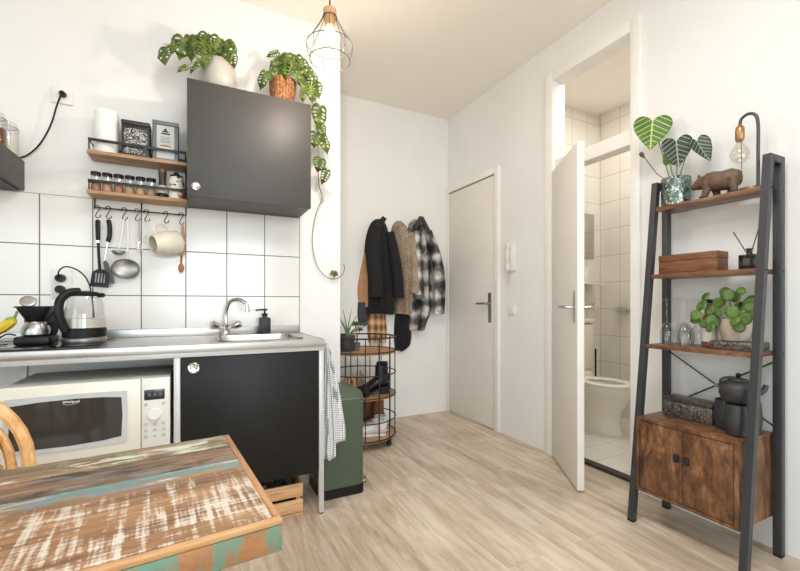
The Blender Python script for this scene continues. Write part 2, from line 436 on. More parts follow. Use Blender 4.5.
# bathroom door frame with its transom opening, and the open leaf
m = MB()
m.box(XR - .02, XR + .1, DB1 - .01, DB1 + .06, 0, DBZ + .045, .003); m.box(XR - .02, XR + .1, DB0 - .045, DB0 + .01, 0, DBZ + .045, .003)
m.box(XR - .02, XR + .1, DB0 + .01, DB1 - .01, DBZ - .025, DBZ + .045, .003)
m.box(XR + .0, XR + .09, DB0 + .01, DB1 - .01, 1.955, 2.04, .003)
d2 = struct(m, 'door_2', WHITE)
m = MB()   # leaf hinged at the far jamb, swung into the room
ang = math.atan2(1.577 - 2.03, 1.896 - 2.19)
m.M = Matrix.Translation((2.185, 2.026, 0)) @ Matrix.Rotation(ang, 4, 'Z')
m.box(0, .545, 0, .038, .012, 1.95, .002)
lf = m.build('door_leaf', WHITE_DOOR, d2, world=True)
for sgn in (0, 1):
    m = MB(); m.M = Matrix.Translation((2.185, 2.026, 0)) @ Matrix.Rotation(ang, 4, 'Z')
    y = -.003 if sgn == 0 else .041; q = -1 if sgn == 0 else 1
    m.box(.475, .51, min(y, y - q * .003), max(y, y - q * .003), .94, 1.12, .001)
    pl = m.build('handle_plate', STEEL, d2, world=True)
    m = MB(); m.M = Matrix.Translation((2.185, 2.026, 0)) @ Matrix.Rotation(ang, 4, 'Z')
    m.tube(smooth_path([(.492, y, 1.03), (.492, y + q * .04, 1.03), (.482, y + q * .05, 1.03), (.385, y + q * .05, 1.03)]), .009, 10)
    m.build('handle', STEEL, d2, world=True)
for z in (.25, 1.0, 1.75):
    m = MB(); m.cyl((2.186, 2.0255, 0), .007, z, z + .09, 12); m.build('hinge', WHITE, d2, world=True)
# ------------------------------------------------------------------ kitchen counter
CT = .868
t = thing('kitchen_counter', 'stainless steel kitchen counter on grey square metal legs along the tiled wall', 'counter', (-.3, 2.29, 0))
SX0, SX1, SY0, SY1 = .10, .50, 2.10, 2.46
m = MB()
for x0, x1, y0, y1 in ((-1.25, SX0, 1.983, 2.583), (SX1, .572, 1.983, 2.583), (SX0, SX1, 1.983, SY0), (SX0, SX1, SY1, 2.583)):
    m.box(x0, x1, y0, y1, .846, CT)
m.box(-1.25, .572, 1.975, 1.9835, .838, CT + .003, .002)
m.box(.5725, .580, 1.975, 2.583, .838, CT + .003, .002)
top = m.build('worktop', STEEL, t, world=True)
m = MB(); m.box(-1.25, .580, 2.562, 2.5825, CT, .913, .004)
m.build('upstand', STEEL, t, world=True)
m = MB()
def rrect(x0, x1, y0, y1, r, z, n=6):
    o = []
    for cx, cy, a0 in ((x1 - r, y1 - r, 0), (x0 + r, y1 - r, PI / 2), (x0 + r, y0 + r, PI), (x1 - r, y0 + r, 1.5 * PI)):
        for i in range(n + 1):
            a = a0 + PI / 2 * i / n; o.append((cx + r * math.cos(a), cy + r * math.sin(a), z))
    return o
R = [rrect(SX0 - .006, SX1 + .006, SY0 - .006, SY1 + .006, .07, CT + .004), rrect(SX0 + .004, SX1 - .004, SY0 + .004, SY1 - .004, .062, CT + .003),
     rrect(SX0 + .012, SX1 - .012, SY0 + .012, SY1 - .012, .06, CT - .02), rrect(SX0 + .03, SX1 - .03, SY0 + .03, SY1 - .03, .05, CT - .14)]
R = [rrect(SX0 - .006, SX1 + .006, SY0 - .006, SY1 + .006, .07, CT + .001)] + R
m.loft(R, caps=False); f = m._f([v for v in m.bm.verts][-len(R[-1]):])
sb = m.build('sink_basin', STEEL, t, world=True, solid=.0015)
m = MB(); m.cyl(((SX0 + SX1) / 2, 2.28, 0), .035, CT - .139, CT - .134, 20); m.build('drain', CHROME, sb, world=True)
m = MB(); m.box(-1.25, .575, 1.988, 2.003, .816, .838, .001); m.box(.56, .575, 2.003, 2.56, .816, .838, .001)
m.build('apron_rail', ALU, t, world=True)
for x, y in ((.548, 1.985), (.548, 2.53), (-.085, 1.985), (-.72, 2.44), (-1.24, 1.985), (-1.24, 2.53)):
    m = MB(); m.box(x, x + .025, y, y + .025, .006, .8155, .002)
    lg = m.build('leg', ALU, t, world=True)
    m = MB(); m.cyl((x + .0125, y + .0125, 0), .012, 0, .006, 12); m.build('foot', RUBBER, lg, world=True)
m = MB(); m.box(-1.21, -.088, 1.99, 2.43, .405, .43, .002); m.build('lower_shelf', ALU, t, world=True)

# ceramic hob let into the top
m = MB(); m.box(-.98, -.355, 2.03, 2.46, CT + .0005, CT + .006, .002)
hob = m.build('glass_hob', plain('black_hob_glass', (26, 25, 25), .08, var=.02), None); tag(hob, 'black glass hob set in the steel counter under the kettle', 'hob')
HT = CT + .0065

# base cabinet under the sink
t = thing('base_cabinet', 'black kitchen base cabinet hung under the sink, with one large door', 'cabinet', (.245, 2.25, .2))
m = MB(); m.box(-.055, .542, 2.012, 2.52, .212, .814); m.build('body', plain('black_cabinet_side', (34, 33, 32), .45), t, world=True)
m = MB(); m.box(-.058, .545, 1.99, 2.010, .209, .813, .002); dr = m.build('door', BLACKD, t, world=True)
def ring_knob(c, parent, r=.022):
    m = MB(); m.lathe([(r, 0), (r, -.004), (r * .82, -.007), (r * .7, -.004), (r * .35, -.003), (.001, -.002)], c, 24, axis='y')
    return m.build('knob', CHROME, parent, world=True)
ring_knob((-.008, 1.9905, .767), dr, .024)

# upper wall cabinet
t = thing('wall_cabinet', 'charcoal wall cabinet with one flat door, hung on the wall over the sink', 'cabinet', (.272, 2.44, 1.59))
m = MB(); m.box(-.038, .583, 2.311, 2.581, 1.592, 2.178); m.build('body', plain('charcoal_cabinet_side', (70, 67, 64), .45), t, world=True)
m = MB(); m.box(-.04, .585, 2.291, 2.310, 1.590, 2.180, .002); dr = m.build('door', GREYD, t, world=True)
ring_knob((.0, 2.2905, 1.64), dr, .021)

# cooker hood
t = thing('cooker_hood', 'dark grey slim cooker hood mounted on the wall above the hob', 'cooker hood', (-1.05, 2.32, 1.595))
m = MB(); m.box(-1.345, -.745, 2.09, 2.588, 1.60, 1.741, .002); m.build('body', GREYD, t, world=True)
m = MB(); m.box(-1.325, -.765, 2.11, 2.57, 1.592, 1.599); m.build('filter_grille', plain('dark_filter', (70, 68, 66), .5, .5), t, world=True)
m = MB(); m.tube(smooth_path([(-.594, 2.55, 2.092), (-.612, 2.55, 2.03), (-.640, 2.555, 1.92), (-.685, 2.56, 1.82), (-.74, 2.572, 1.762), (-.79, 2.578, 1.748)]), .004, 6)
cd = m.build('power_cord', BLACKP, t, world=True)
m = MB(); m.lathe([(.011, -.030), (.014, -.02), (.0145, -.006), (.011, 0)][::-1], (-.594, 2.578, 2.094), 16, axis='y'); m.build('plug', BLACKP, cd, world=True)
def socket(name, x, z, n, label):
    t = thing(name, label, 'socket', (x, YW - .001, z))
    m = MB(); m.box(-.042, .042, -.010, -.0012 if n == 1 else -.007, -.042, .042 + .058 * (n - 1), .003)
    m.build('plate', PLASTIC_W, t)
    for k in range(n):
        m = MB(); m.lathe([(.024, -.0105 - .0), (.024, -.0125), (.020, -.0125), (.018, -.0107)], (0, 0, .058 * k), 20, axis='y'); m.build('outlet_ring', PLASTIC_W, t)
    return t
socket('wall_socket', -.598, 2.094, 1, 'white square wall socket high on the plain wall with the hood cable plugged in')
socket('wall_socket', -.602, 1.118, 2, 'white double socket on the tiles behind the kettle holding two black plugs')

# jars on the hood
def storage_jar(x, y, r, h, fill, label):
    t = thing('storage_jar', label, 'jar', (x, y, 1.742), group='jars on the cooker hood')
    m = MB(); m.lathe([(r * .9, 0), (r, .01), (r, h * .72), (r * .86, h * .84), (r * .86, h * .86), (r * .82, h * .86), (r * .94, h * .7), (r * .94, .012), (r * .8, .006)], n=24); m.build('jar_body', CLEAR, t)
    m = MB(); m.lathe([(r * .9, .008), (r * .92, .014), (r * .92, h * .55), (.01, h * .58)], n=20); m.build('contents', fill, t)
    m = MB(); m.lathe([(r * .86, h * .87), (r * .9, h * .9), (r * .85, h), (.005, h * 1.02)], n=24); m.build('lid', CLEAR, t)
    m = MB(); m.tube(circle((0, 0, h * .865), r * .9, 24), .0022, 6, True); m.tube(smooth_path([(r * .9, -.008, h * .86), (r * 1.15, -.01, h * .78), (r * 1.02, -.012, h * .66)]), .002, 6); m.build('wire_clip', STEEL_D, t)
storage_jar(-.786, 2.515, .039, .15, plain('flour', (236, 230, 218), .95), 'glass clip jar of white flour on the cooker hood')
storage_jar(-.800, 2.425, .04, .155, plain('brown_beans', (120, 72, 44), .8, var=.4, scale=120), 'glass clip jar of brown beans on the cooker hood')

# ------------------------------------------------------------------ tap, soap, kettle, coffee machine, banana
t = thing('kitchen_tap', 'chrome swan-neck kitchen mixer tap with two knobs behind the sink', 'tap', (.152, 2.49, CT + .004))
m = MB(); m.lathe([(.027, 0), (.027, .006), (.02, .012), (.018, .05), (.02, .056), (.012, .07)], n=20); m.build('body', CHROME, t)
m = MB(); m.tube(smooth_path([(0, 0, .065), (0, 0, .13), (.018, -.02, .185), (.06, -.055, .20), (.098, -.085, .175), (.104, -.09, .14)]), .0105, 12); m.lathe([(.013, .13), (.013, .148)], (.104, -.09, 0), 14); m.build('spout', CHROME, t)
for s in (-1, 1):
    m = MB(); m.tube([(s * .010, -.006, .038), (s * .042, -.018, .052)], .0095, 10)
    m.tube([(s * .040, -.017, .051), (s * .05, -.021, .055), (s * .072, -.03, .064), (s * .076, -.0315, .0655)], [.016, .021, .021, .014], 12)
    kb = m.build('knob', CHROME, t)
t = thing('soap_dispenser', 'matt black pump soap bottle at the back of the sink', 'soap dispenser', (.366, 2.515, CT + .0012))
m = MB()
m.box(-.031, .031, -.026, .026, 0, .098, .008); m.lathe([(.014, .098), (.014, .11)], n=16); m.build('bottle', plain('matt_black_ceramic', (38, 38, 38), .5), t)
m = MB(); m.lathe([(.017, .1105), (.017, .121)], n=18); m.cyl((0, 0, 0), .006, .121, .138, 12); m.box(-.014, .014, -.012, .012, .138, .149, .003); m.tube([(-.012, 0, .144), (-.045, -.005, .142), (-.05, -.005, .136)], .005, 8); m.build('pump', BLACKP, t)

t = thing('electric_kettle', 'glass electric kettle with black handle and base standing on the hob', 'kettle', (-.445, 2.262, HT))
m = MB(); m.lathe([(.078, 0), (.082, .006), (.082, .02), (.076, .026)], n=32); m.build('base', STEEL_D, t)
m = MB(); m.lathe([(.076, .027), (.08, .03), (.081, .062), (.078, .066)], n=32); m.build('band', BLACKP, t)
m = MB(); m.lathe([(.078, .067), (.076, .12), (.066, .18), (.056, .208), (.0535, .208), (.063, .18), (.073, .12), (.075, .068)], n=36); m.build('glass_body', CLEAR, t)
m = MB(); m.lathe([(.0725, .068), (.071, .108), (.002, .109)], n=28); m.build('water', plain('murky_glass_scale', (206, 200, 184), .4), t)
m = MB(); m.lathe([(.058, .2085), (.06, .214), (.05, .226), (.02, .232), (.001, .233)], n=32); m.tube(smooth_path([(.05, -.01, .212), (.066, -.014, .213), (.073, -.016, .208)]), .010, 8); m.build('lid', BLACKP, t)
m = MB(); m.tube(smooth_path([(-.012, -.03, .226), (-.045, -.052, .221), (-.070, -.072, .188), (-.073, -.079, .14), (-.064, -.074, .09), (-.052, -.068, .058)]), [.018] * 6 + [.0175] * 25, 12, flat=.8); m.build('handle', BLACKP, t)
m = MB(); m.tube(smooth_path([(-.159, .272, .295), (-.15, .25, .335), (-.115, .24, .355), (-.06, .24, .325), (-.025, .24, .25), (.0, .2, .06), (.01, .13, .006), (.0, .08, .006)]), .0035, 6); c = m.build('power_cord', BLACKP, t, )
m = MB(); m.lathe([(.016, -.045), (.02, -.03), (.02, -.006), (.012, 0)][::-1], (-.157, .3145, .301), 16, axis='y'); m.build('plug', BLACKP, c)

t = thing('coffee_machine', 'small black filter coffee machine with steel jug, beside the kettle', 'coffee machine', (-.622, 2.27, HT))
m = MB(); m.M = Matrix.Translation((.008, 0, 0)) @ Matrix.Scale(.88, 4); m.box(-.068, .068, -.075, .085, 0, .042, .010); m.build('base', BLACKP, t)
m = MB(); m.M = Matrix.Translation((.008, 0, 0)) @ Matrix.Scale(.88, 4); m.box(-.062, .062, .045, .085, .0425, .178, .006); m.build('tower', BLACKP, t)
m = MB(); m.M = Matrix.Translation((.008, 0, 0)) @ Matrix.Scale(.88, 4); m.loft([rrect(-.032, .034, -.05, .04, .03, .112), rrect(-.062, .066, -.072, .044, .03, .172), rrect(-.062, .066, -.072, .044, .03, .178)]); m.build('filter_holder', BLACKP, t)
m = MB(); m.M = Matrix.Translation((.008, 0, 0)) @ Matrix.Scale(.88, 4); m.box(-.065, .07, -.074, .085, .1785, .186, .003); m.build('top_plate', BLACKP, t)
m = MB(); m.M = Matrix.Translation((.008, 0, 0)) @ Matrix.Scale(.88, 4); m.lathe([(.045, .043), (.054, .05), (.056, .075), (.046, .098), (.04, .106), (.04, .110)], (0, -.012, 0), 28); cf = m.build('jug', STEEL, t)
m = MB(); m.M = Matrix.Translation((.008, 0, 0)) @ Matrix.Scale(.88, 4); m.tube(smooth_path([(.048, -.02, .098), (.078, -.035, .098), (.088, -.04, .075), (.08, -.035, .05), (.07, -.03, .045)]), .006, 8); m.build('jug_handle', BLACKP, cf)
m = MB(); m.M = Matrix.Translation((-.026, .02, .184)) @ Matrix.Rotation(1.0, 4, 'X') @ Matrix.Rotation(.2, 4, 'Y')
m.lathe([(.027, -.005), (.029, .0), (.026, .005), (.015, .007), (.001, .005)], n=24); m.build('lid', STEEL, t)
m = MB(); m.tube(smooth_path([(.02, .30, .248), (.02, .285, .22), (.015, .25, .19), (.012, .2, .12), (.02, .12, .012), (.03, .09, .02)]), .0035, 6); m.tube(smooth_path([(-.06, .0, .04), (-.09, .0, .045), (-.118, -.02, .02), (-.11, -.03, .0045), (-.08, -.02, .0045)]), .0032, 6); c = m.build('power_cord', BLACKP, t)
m = MB(); m.lathe([(.016, -.045), (.02, -.03), (.02, -.006), (.012, 0)][::-1], (.02, .3065, .245), 16, axis='y'); m.build('plug', BLACKP, c)

m = MB()
bp = smooth_path([(-.86, 2.20, .8965), (-.80, 2.195, .904), (-.735, 2.19, .930), (-.685, 2.185, .962), (-.660, 2.182, .993)])
nb = len(bp); m.tube(bp, [.004 + .017 * min(1, (i + .4) / 3, (nb - 1 - i + .25) / 3.2) for i in range(nb)], 8)
t = NT('banana_peel'); x = t.sep(t.coord()); bn = t.bsdf(col=t.ramp(t.math('ADD', t.math('MULTIPLY', x[2], 9.), .0), [(.55, (232, 190, 44)), (.92, (220, 188, 60)), (1., (140, 160, 60))]), rough=.5)
tr = thing('banana', 'yellow banana with green tip lying against the coffee machine', 'banana', (-.8, 2.2, HT))
m.build('fruit', bn, tr, world=True)
m = MB(); m.tube([(-.660, 2.182, .992), (-.654, 2.18, 1.006), (-.650, 2.179, 1.018)], [.0055, .0045, .005], 8); m.build('stem', plain('banana_stem', (120, 140, 60), .6), tr, world=True)
# ------------------------------------------------------------------ spice rack and what hangs from it
t = thing('wall_rack', 'black wire wall rack with two wooden shelves, left of the wall cabinet', 'rack', (-.26, 2.55, 1.53))
m = MB()
RX0, RX1 = -.466, -.05
for x in (RX0, -.262, RX1): m.tube([(x, 2.578, 1.545), (x, 2.578, 1.86 if x == RX1 else 1.60)], .0035, 8)
for x in (RX0, RX1):
    for z0, z1 in ((1.803, 1.852), (1.608, 1.65)):
        m.tube([(x, 2.578, z1), (x, 2.452, z1)], .0035, 8); m.tube([(x, 2.452, z1), (x, 2.452, z0)], .0035, 8)
m.tube([(RX0, 2.578, 1.852), (RX1, 2.578, 1.852)], .0035, 8); m.tube([(-.262, 2.578, 1.545), (-.262, 2.5545, 1.541)], .0035, 8); m.tube([(RX0, 2.578, 1.545), (RX0, 2.555, 1.541), (RX1, 2.555, 1.541), (RX1, 2.578, 1.545)], .0035, 8)
m.build('wire_frame', BLACKM, t, world=True)
for z, tz in ((1.783, 1.852), (1.588, 1.65)):
    m = MB(); m.box(-.475, -.042, 2.446, 2.580, z, z + .018, .002); m.build('shelf', SHELFW, t, world=True)
    m = MB(); m.box(RX0 - .004, RX1 + .004, 2.446, 2.451, tz - .007, tz + .007, .001); m.build('front_rail', BLACKM, t, world=True)
S1, S2 = 1.8015, 1.6065
# upper shelf: kitchen roll, black tin, grey tin
t = thing('kitchen_roll', 'white kitchen paper roll standing on the upper rack shelf', 'kitchen roll', (-.405, 2.515, S1))
m = MB(); m.lathe([(.022, .002), (.05, 0), (.052, .004), (.052, .215), (.05, .219), (.022, .219), (.02, .2)], n=36); m.build('paper', plain('kitchen_paper', (240, 238, 234), .95, var=.02, bump=.1), t)
def tin(x0, x1, h, name, mat, label):
    t = thing(name, label, 'tin', ((x0 + x1) / 2, 2.512, S1)); w = (x1 - x0) / 2
    m = MB(); m.box(-w, w, -.042, .042, 0, h - .022, .005); b = m.build('body', mat, t)
    m = MB(); m.box(-w - .0015, w + .0015, -.0435, .0435, h - .0215, h, .005); m.build('lid', mat, t)
    return t, b
nt = NT('black_script_tin'); v = nt.coord((1, 1, 1)); xyz = nt.sep(v)
wv = nt.noise(30, 2, nt.coord((1, 1, 1.6)), .5, 1.8)
body = nt.math('LESS_THAN', nt.math('ABSOLUTE', nt.math('SUBTRACT', wv, .5)), .04)
inside = nt.math('MULTIPLY', nt.math('LESS_THAN', nt.math('ABSOLUTE', xyz[0]), .05), nt.math('LESS_THAN', nt.math('ABSOLUTE', nt.math('SUBTRACT', xyz[2], .08)), .064))
bm_ = nt.bsdf(col=nt.mix(nt.math('MULTIPLY', body, inside), lin((40, 39, 38)), lin((206, 202, 194))), rough=.4)
tin(-.338, -.215, .185, 'tea_tin', bm_, 'black square tin with white scrollwork beside the kitchen roll')
tt, tb = tin(-.203, -.083, .21, 'coffee_tin', plain('grey_tin', (118, 120, 124), .4, .1), 'grey square tin with pale label beside the wall cabinet')
m = MB(); m.box(-.040, .040, -.0438, -.0424, .012, .184); lb = m.build('paper_label', plain('pale_label', (206, 205, 200), .6), tt)
def flat_text(txt, size, loc, mat, parent, rot=(PI / 2, 0, 0), depth=.0006, name='lettering', sx=1., world=False, bold=0.):
    cu = bpy.data.curves.new('text', 'FONT'); cu.body = txt; cu.size = size; cu.extrude = depth; cu.align_x = 'CENTER'; cu.align_y = 'CENTER'; cu.offset = bold; cu.resolution_u = 3
    tmp = bpy.data.objects.new('text', cu); COL.objects.link(tmp)
    dg = bpy.context.evaluated_depsgraph_get(); me = bpy.data.meshes.new_from_object(tmp.evaluated_get(dg))
    bpy.data.objects.remove(tmp)
    mb = MB(); mb.bm.from_mesh(me)
    bmesh.ops.transform(mb.bm, matrix=Matrix.Translation(loc) @ (Matrix.Rotation(rot[2], 4, 'Z') @ Matrix.Rotation(rot[0], 4, 'X')) @ Matrix.Scale(sx, 4, (1, 0, 0)), verts=mb.bm.verts)
    return mb.build(name, mat, parent, world=world, smooth=0)
# dark emblem, lines of small print and a bowl of oats on the label
m = MB(); INK = plain('label_ink', (64, 64, 66), .6)
m.prism([(-.017, .150), (.017, .150), (.012, .157), (.007, .158), (.005, .169), (-.005, .169), (-.007, .158), (-.012, .157)], 'y', -.0446, -.0439)
m.box(-.02, .02, -.0446, -.0439, .138, .146)
for k in range(5): m.box(-.024 + (k % 2) * .004, .024 - (k % 3) * .003, -.0446, -.0439, .124 - k * .007, .1255 - k * .007)
m.build('printing', INK, lb)
m = MB(); m.prism([(.03 * math.cos(PI + PI * i / 14), .072 + .026 * math.sin(PI + PI * i / 14)) for i in range(15)], 'y', -.0446, -.0439); m.build('printed_bowl', plain('printed_bowl', (236, 232, 226), .6), lb)
m = MB(); m.prism([(.028 * math.cos(PI * i / 14), .0725 + .012 * math.sin(PI * i / 14)) for i in range(15)], 'y', -.0446, -.0439); m.build('printed_oats', plain('printed_oats', (176, 140, 104), .8, var=.3, scale=200), lb)
# lower shelf: six spice jars, pepper mill, patterned pot
SPC = [(176, 128, 96), (196, 156, 122), (178, 124, 90), (200, 160, 124), (206, 172, 138), (182, 140, 108)]
JX = [-.444, -.397, -.350, -.303, -.256, -.209]
SJW = ['at the left end of the row', 'second in the row', 'third in the row', 'fourth in the row', 'fifth in the row', 'nearest the pepper mill']
for k, (x, c) in enumerate(zip(JX, SPC)):
    t = thing('spice_jar', 'small glass spice jar on the lower rack shelf, ' + SJW[k], 'spice jar', (x, 2.482, S2), group='spice jars on the lower rack shelf')
    m = MB(); m.lathe([(.0205, 0), (.0228, .003), (.0228, .072), (.0205, .080), (.0195, .080), (.0214, .071), (.0214, .004), (.018, .003)], n=20); m.build('glass', CLEAR, t)
    m = MB(); m.lathe([(.0198, .004), (.0205, .006), (.0205, .05 - .004 * (k % 2)), (.002, .051 - .004 * (k % 2))], n=18); m.build('spice', plain('spice_%s' % 'abcdef'[k], c, .95, var=.15, scale=140), t)
    m = MB(); m.lathe([(.0212, .0802), (.0222, .082), (.0222, .094), (.0205, .0955)], n=20); m.build('lid', BLACKP, t)
t = thing('pepper_mill', 'tall pepper mill with dark waist and wooden cap on the lower rack shelf', 'pepper mill', (-.158, 2.49, S2))
m = MB(); m.lathe([(.027, 0), (.028, .004), (.026, .024)], n=24); m.build('base', BLACKP, t)
m = MB(); m.lathe([(.0255, .0245), (.025, .055), (.021, .066)], n=24); m.build('body', plain('mill_body', (206, 198, 186), .35), t)
m = MB(); m.lathe([(.0205, .0665), (.017, .085), (.018, .12), (.0205, .138)], n=24); m.build('neck', plain('dark_mill_wood', (62, 46, 38), .4), t)
m = MB(); m.lathe([(.019, .1385), (.02, .145), (.014, .158), (.003, .161)], n=24); m.build('cap', plain('walnut_cap', (128, 84, 54), .4), t)
nt = NT('patterned_pot_glaze'); sp = nt.noise(26, 1, nt.coord()); sp2 = nt.noise(30, 1, nt.coord(loc=(3, 1, 2)))
pm = nt.bsdf(col=nt.mix(nt.math('GREATER_THAN', sp2, .62), nt.mix(nt.math('GREATER_THAN', sp, .6), lin((232, 226, 214)), lin((206, 128, 62))), lin((52, 50, 52))), rough=.3)
t = thing('patterned_pot', 'white lidded pot with orange and black motifs on the lower rack shelf', 'pot', (-.094, 2.495, S2))
m = MB(); m.lathe([(.033, 0), (.037, .004), (.038, .08), (.034, .115), (.03, .12)], n=28); m.build('body', pm, t)
m = MB(); m.lathe([(.031, .1205), (.031, .128), (.024, .133), (.012, .134), (.012, .146), (.001, .148)], n=24); m.build('lid', BLACKP, t)

# S-hooks and utensils
HX = [-.45, -.404, -.335, -.278, -.235, -.145, -.072]
HW = ['holding the slotted turner', 'holding the curved spatula', 'holding the small ladle', 'holding the thin white whisk handle', 'holding the thin clear strainer', 'holding the cream jug', 'holding the wooden spoons']
def hook_mb():
    m = MB(); m.tube(smooth_path([(-.012, 0, -.008), (-.010, 0, .006), (0, 0, .0115), (.009, 0, .006), (.008, 0, -.008), (-.002, 0, -.026), (-.008, 0, -.043), (0, 0, -.052), (.012, 0, -.046), (.014, 0, -.036)], 4), .0022, 6)
    return m
hk = None
for x, w in zip(HX, HW):
    if hk is None:
        hk = hook_mb().build('s_hook', BLACKM, None); HZ = hk.location.copy(); 
        off = hk.location.z
        hk.location = (x, 2.555, 1.541 + off - .0); o = hk
    else:
        o = hk.copy(); COL.objects.link(o); o.location = (x, 2.555, 1.541 + off)
    tag(o, 'small black S-hook on the wall rack bar, ' + w, 'hook', 'S-hooks on the wall rack bar')
UY = 2.548
t = thing('slotted_turner', 'black slotted turner hanging leftmost under the wall rack', 'turner', (-.446, UY, 1.13))
m = MB(); m.tube([(-.449, UY, 1.478), (-.448, UY, 1.47), (-.447, UY, 1.38), (-.446, UY, 1.372)], [.006, .0115, .010, .008], 10, flat=.7)
m.build('handle', BLACKP, t, world=True)
m = MB(); m.tube([(-.446, UY, 1.3715), (-.446, UY, 1.36)], .009, 10, flat=.7); m.build('collar', CHROME, t, world=True)
m = MB(); m.tube(smooth_path([(-.446, UY, 1.3595), (-.444, UY, 1.30), (-.441, UY, 1.245), (-.440, UY + .002, 1.222)]), .0065, 8); m.build('neck', BLACKP, t, world=True)
m = MB()
def plate_with_slots(m, outline, holes, y0, y1, fx):
    """flat plate in xz with holes; fx maps (x,z)->3D point at offset k"""
    polys = [[Vector((p[0], p[1], 0)) for p in outline]] + [[Vector((p[0], p[1], 0)) for p in h] for h in holes]
    tris = tessellate_polygon(polys); P = [p for pl in polys for p in pl]
    A = [m._v(fx(p.x, p.y, y0)) for p in P]; B = [m._v(fx(p.x, p.y, y1)) for p in P]
    for a, b, c in tris: m._f([A[a], A[b], A[c]]); m._f([B[c], B[b], B[a]])
    k = 0
    for pl in polys:
        n = len(pl)
        for i in range(n): m._f([A[k + i], A[k + (i + 1) % n], B[k + (i + 1) % n], B[k + i]])
        k += n
a = -.09
def rot2(x, z): return (-.438 + x * math.cos(a) - z * math.sin(a), 1.182 + x * math.sin(a) + z * math.cos(a))
holes = [[rot2(-.021 + k * .012, -.026), rot2(-.021 + k * .012 + .006, -.026), rot2(-.021 + k * .012 + .006, .022), rot2(-.021 + k * .012, .022)] for k in range(4)]
outl = [rot2(*p) for p in ((-.036, -.048), (.036, -.048), (.039, -.044), (.036, .026), (.012, .044), (-.012, .044), (-.036, .026), (-.039, -.044))]
plate_with_slots(m, outl, holes, -.002, .002, lambda x, z, k: (x, UY + k, z)); m.build('blade', BLACKP, t, world=True)
t = thing('curved_spatula', 'dark curved spatula with thin steel neck, hanging next to the slotted turner', 'spatula', (-.404, UY, 1.15))
m = MB(); m.tube(smooth_path([(-.404, UY, 1.482), (-.398, UY - .002, 1.45), (-.398, UY - .002, 1.40), (-.406, UY, 1.368)]), [.007] + [.011] * 17 + [.008], 10, flat=.7); m.build('handle', BLACKP, t, world=True)
m = MB(); m.tube(smooth_path([(-.406, UY, 1.367), (-.411, UY, 1.32), (-.418, UY, 1.27)]), .0035, 8); m.build('neck', CHROME, t, world=True)
m = MB(); m.prism([(-.428, 1.262), (-.418, 1.274), (-.408, 1.262), (-.382, 1.178), (-.378, 1.158), (-.388, 1.150), (-.402, 1.158), (-.416, 1.20)], 'y', UY + .009, UY + .013); m.build('blade', GREYM, t, world=True)
def bowl(m, c, rx, rz, depth, tilt):
    """shallow bowl seen from the front, opening towards the room"""
    M0 = m.M; m.M = Matrix.Translation(c) @ Matrix.Rotation(tilt, 4, 'X')
    pr = [(math.cos(PI / 2 * i / 8), -math.sin(PI / 2 * i / 8)) for i in range(9)]
    outer = [(r * rx, z * depth) for r, z in pr]; inner = [(r * (rx - .0015), z * (depth - .0015)) for r, z in pr[::-1]]
    m.lathe(outer + inner, (0, 0, 0), 28, caps=False, sy=rz / rx); m.M = M0
t = thing('small_ladle', 'small steel ladle with pale handle, hanging in the middle under the rack', 'ladle', (-.355, UY, 1.3))
m = MB(); m.tube(smooth_path([(-.338, UY, 1.49), (-.345, UY, 1.43), (-.356, UY, 1.36), (-.357, UY, 1.335)]), .0042, 8, flat=.6); m.build('handle', PLASTIC_W, t, world=True)
m = MB(); bowl(m, (-.357, UY - .022, 1.322), .031, .026, .024, .25); m.tube([(-.357, UY, 1.336), (-.357, UY, 1.322)], .0035, 8); m.build('bowl', STEEL_D, t, world=True)
t = thing('large_skimmer', 'large round steel skimmer with pale handle, hanging behind the small ladle', 'skimmer', (-.33, 2.565, 1.18))
m = MB(); m.tube(smooth_path([(-.322, 2.5555, 1.492), (-.32, 2.562, 1.40), (-.325, 2.566, 1.30), (-.328, 2.566, 1.285)]), .005, 8, flat=.6); m.build('handle', PLASTIC_W, t, world=True)
m = MB(); m.M = Matrix.Translation((-.33, 2.560, 1.232)) @ Matrix.Rotation(PI / 2, 4, 'X')
pr = [(.064 * math.sin(PI / 2 * i / 8), .026 * (1 - math.cos(PI / 2 * i / 8)) - .018) for i in range(9)]
m.lathe(pr + [(r - .001, z + .002) for r, z in pr[::-1]][:-1] + [(.001, -.016)], n=32, caps=False, sy=.82); m.build('bowl', STEEL_D, t, world=True)
t = thing('wire_whisk', 'thin white-handled utensil hanging right of the steel skimmer', 'utensil', (-.27, UY, 1.33))
m = MB(); m.tube([(-.27, UY, 1.49), (-.268, UY, 1.38)], .0045, 8); m.build('handle', STEEL_D, t, world=True)
m = MB()
for k in range(3): a_ = PI * k / 3; m.tube(smooth_path([(-.268, UY, 1.38), (-.268 + .012 * math.cos(a_), UY + .012 * math.sin(a_), 1.34), (-.268, UY, 1.315), (-.268 - .012 * math.cos(a_), UY - .012 * math.sin(a_), 1.34), (-.268, UY, 1.38)]), .0009, 5)
m.build('wires', CHROME, t, world=True)
t = thing('tea_strainer', 'small thin wire tea strainer hanging by the middle tile joint under the rack', 'strainer', (-.232, UY, 1.36))
m = MB(); m.tube([(-.232, UY, 1.49), (-.231, UY, 1.41)], .003, 8); m.build('handle', PLASTIC_W, t, world=True)
m = MB(); m.tube(circle((-.231, UY, 1.388), .02, 20, 'y'), .0015, 6, True); m.build('rim', CHROME, t, world=True)
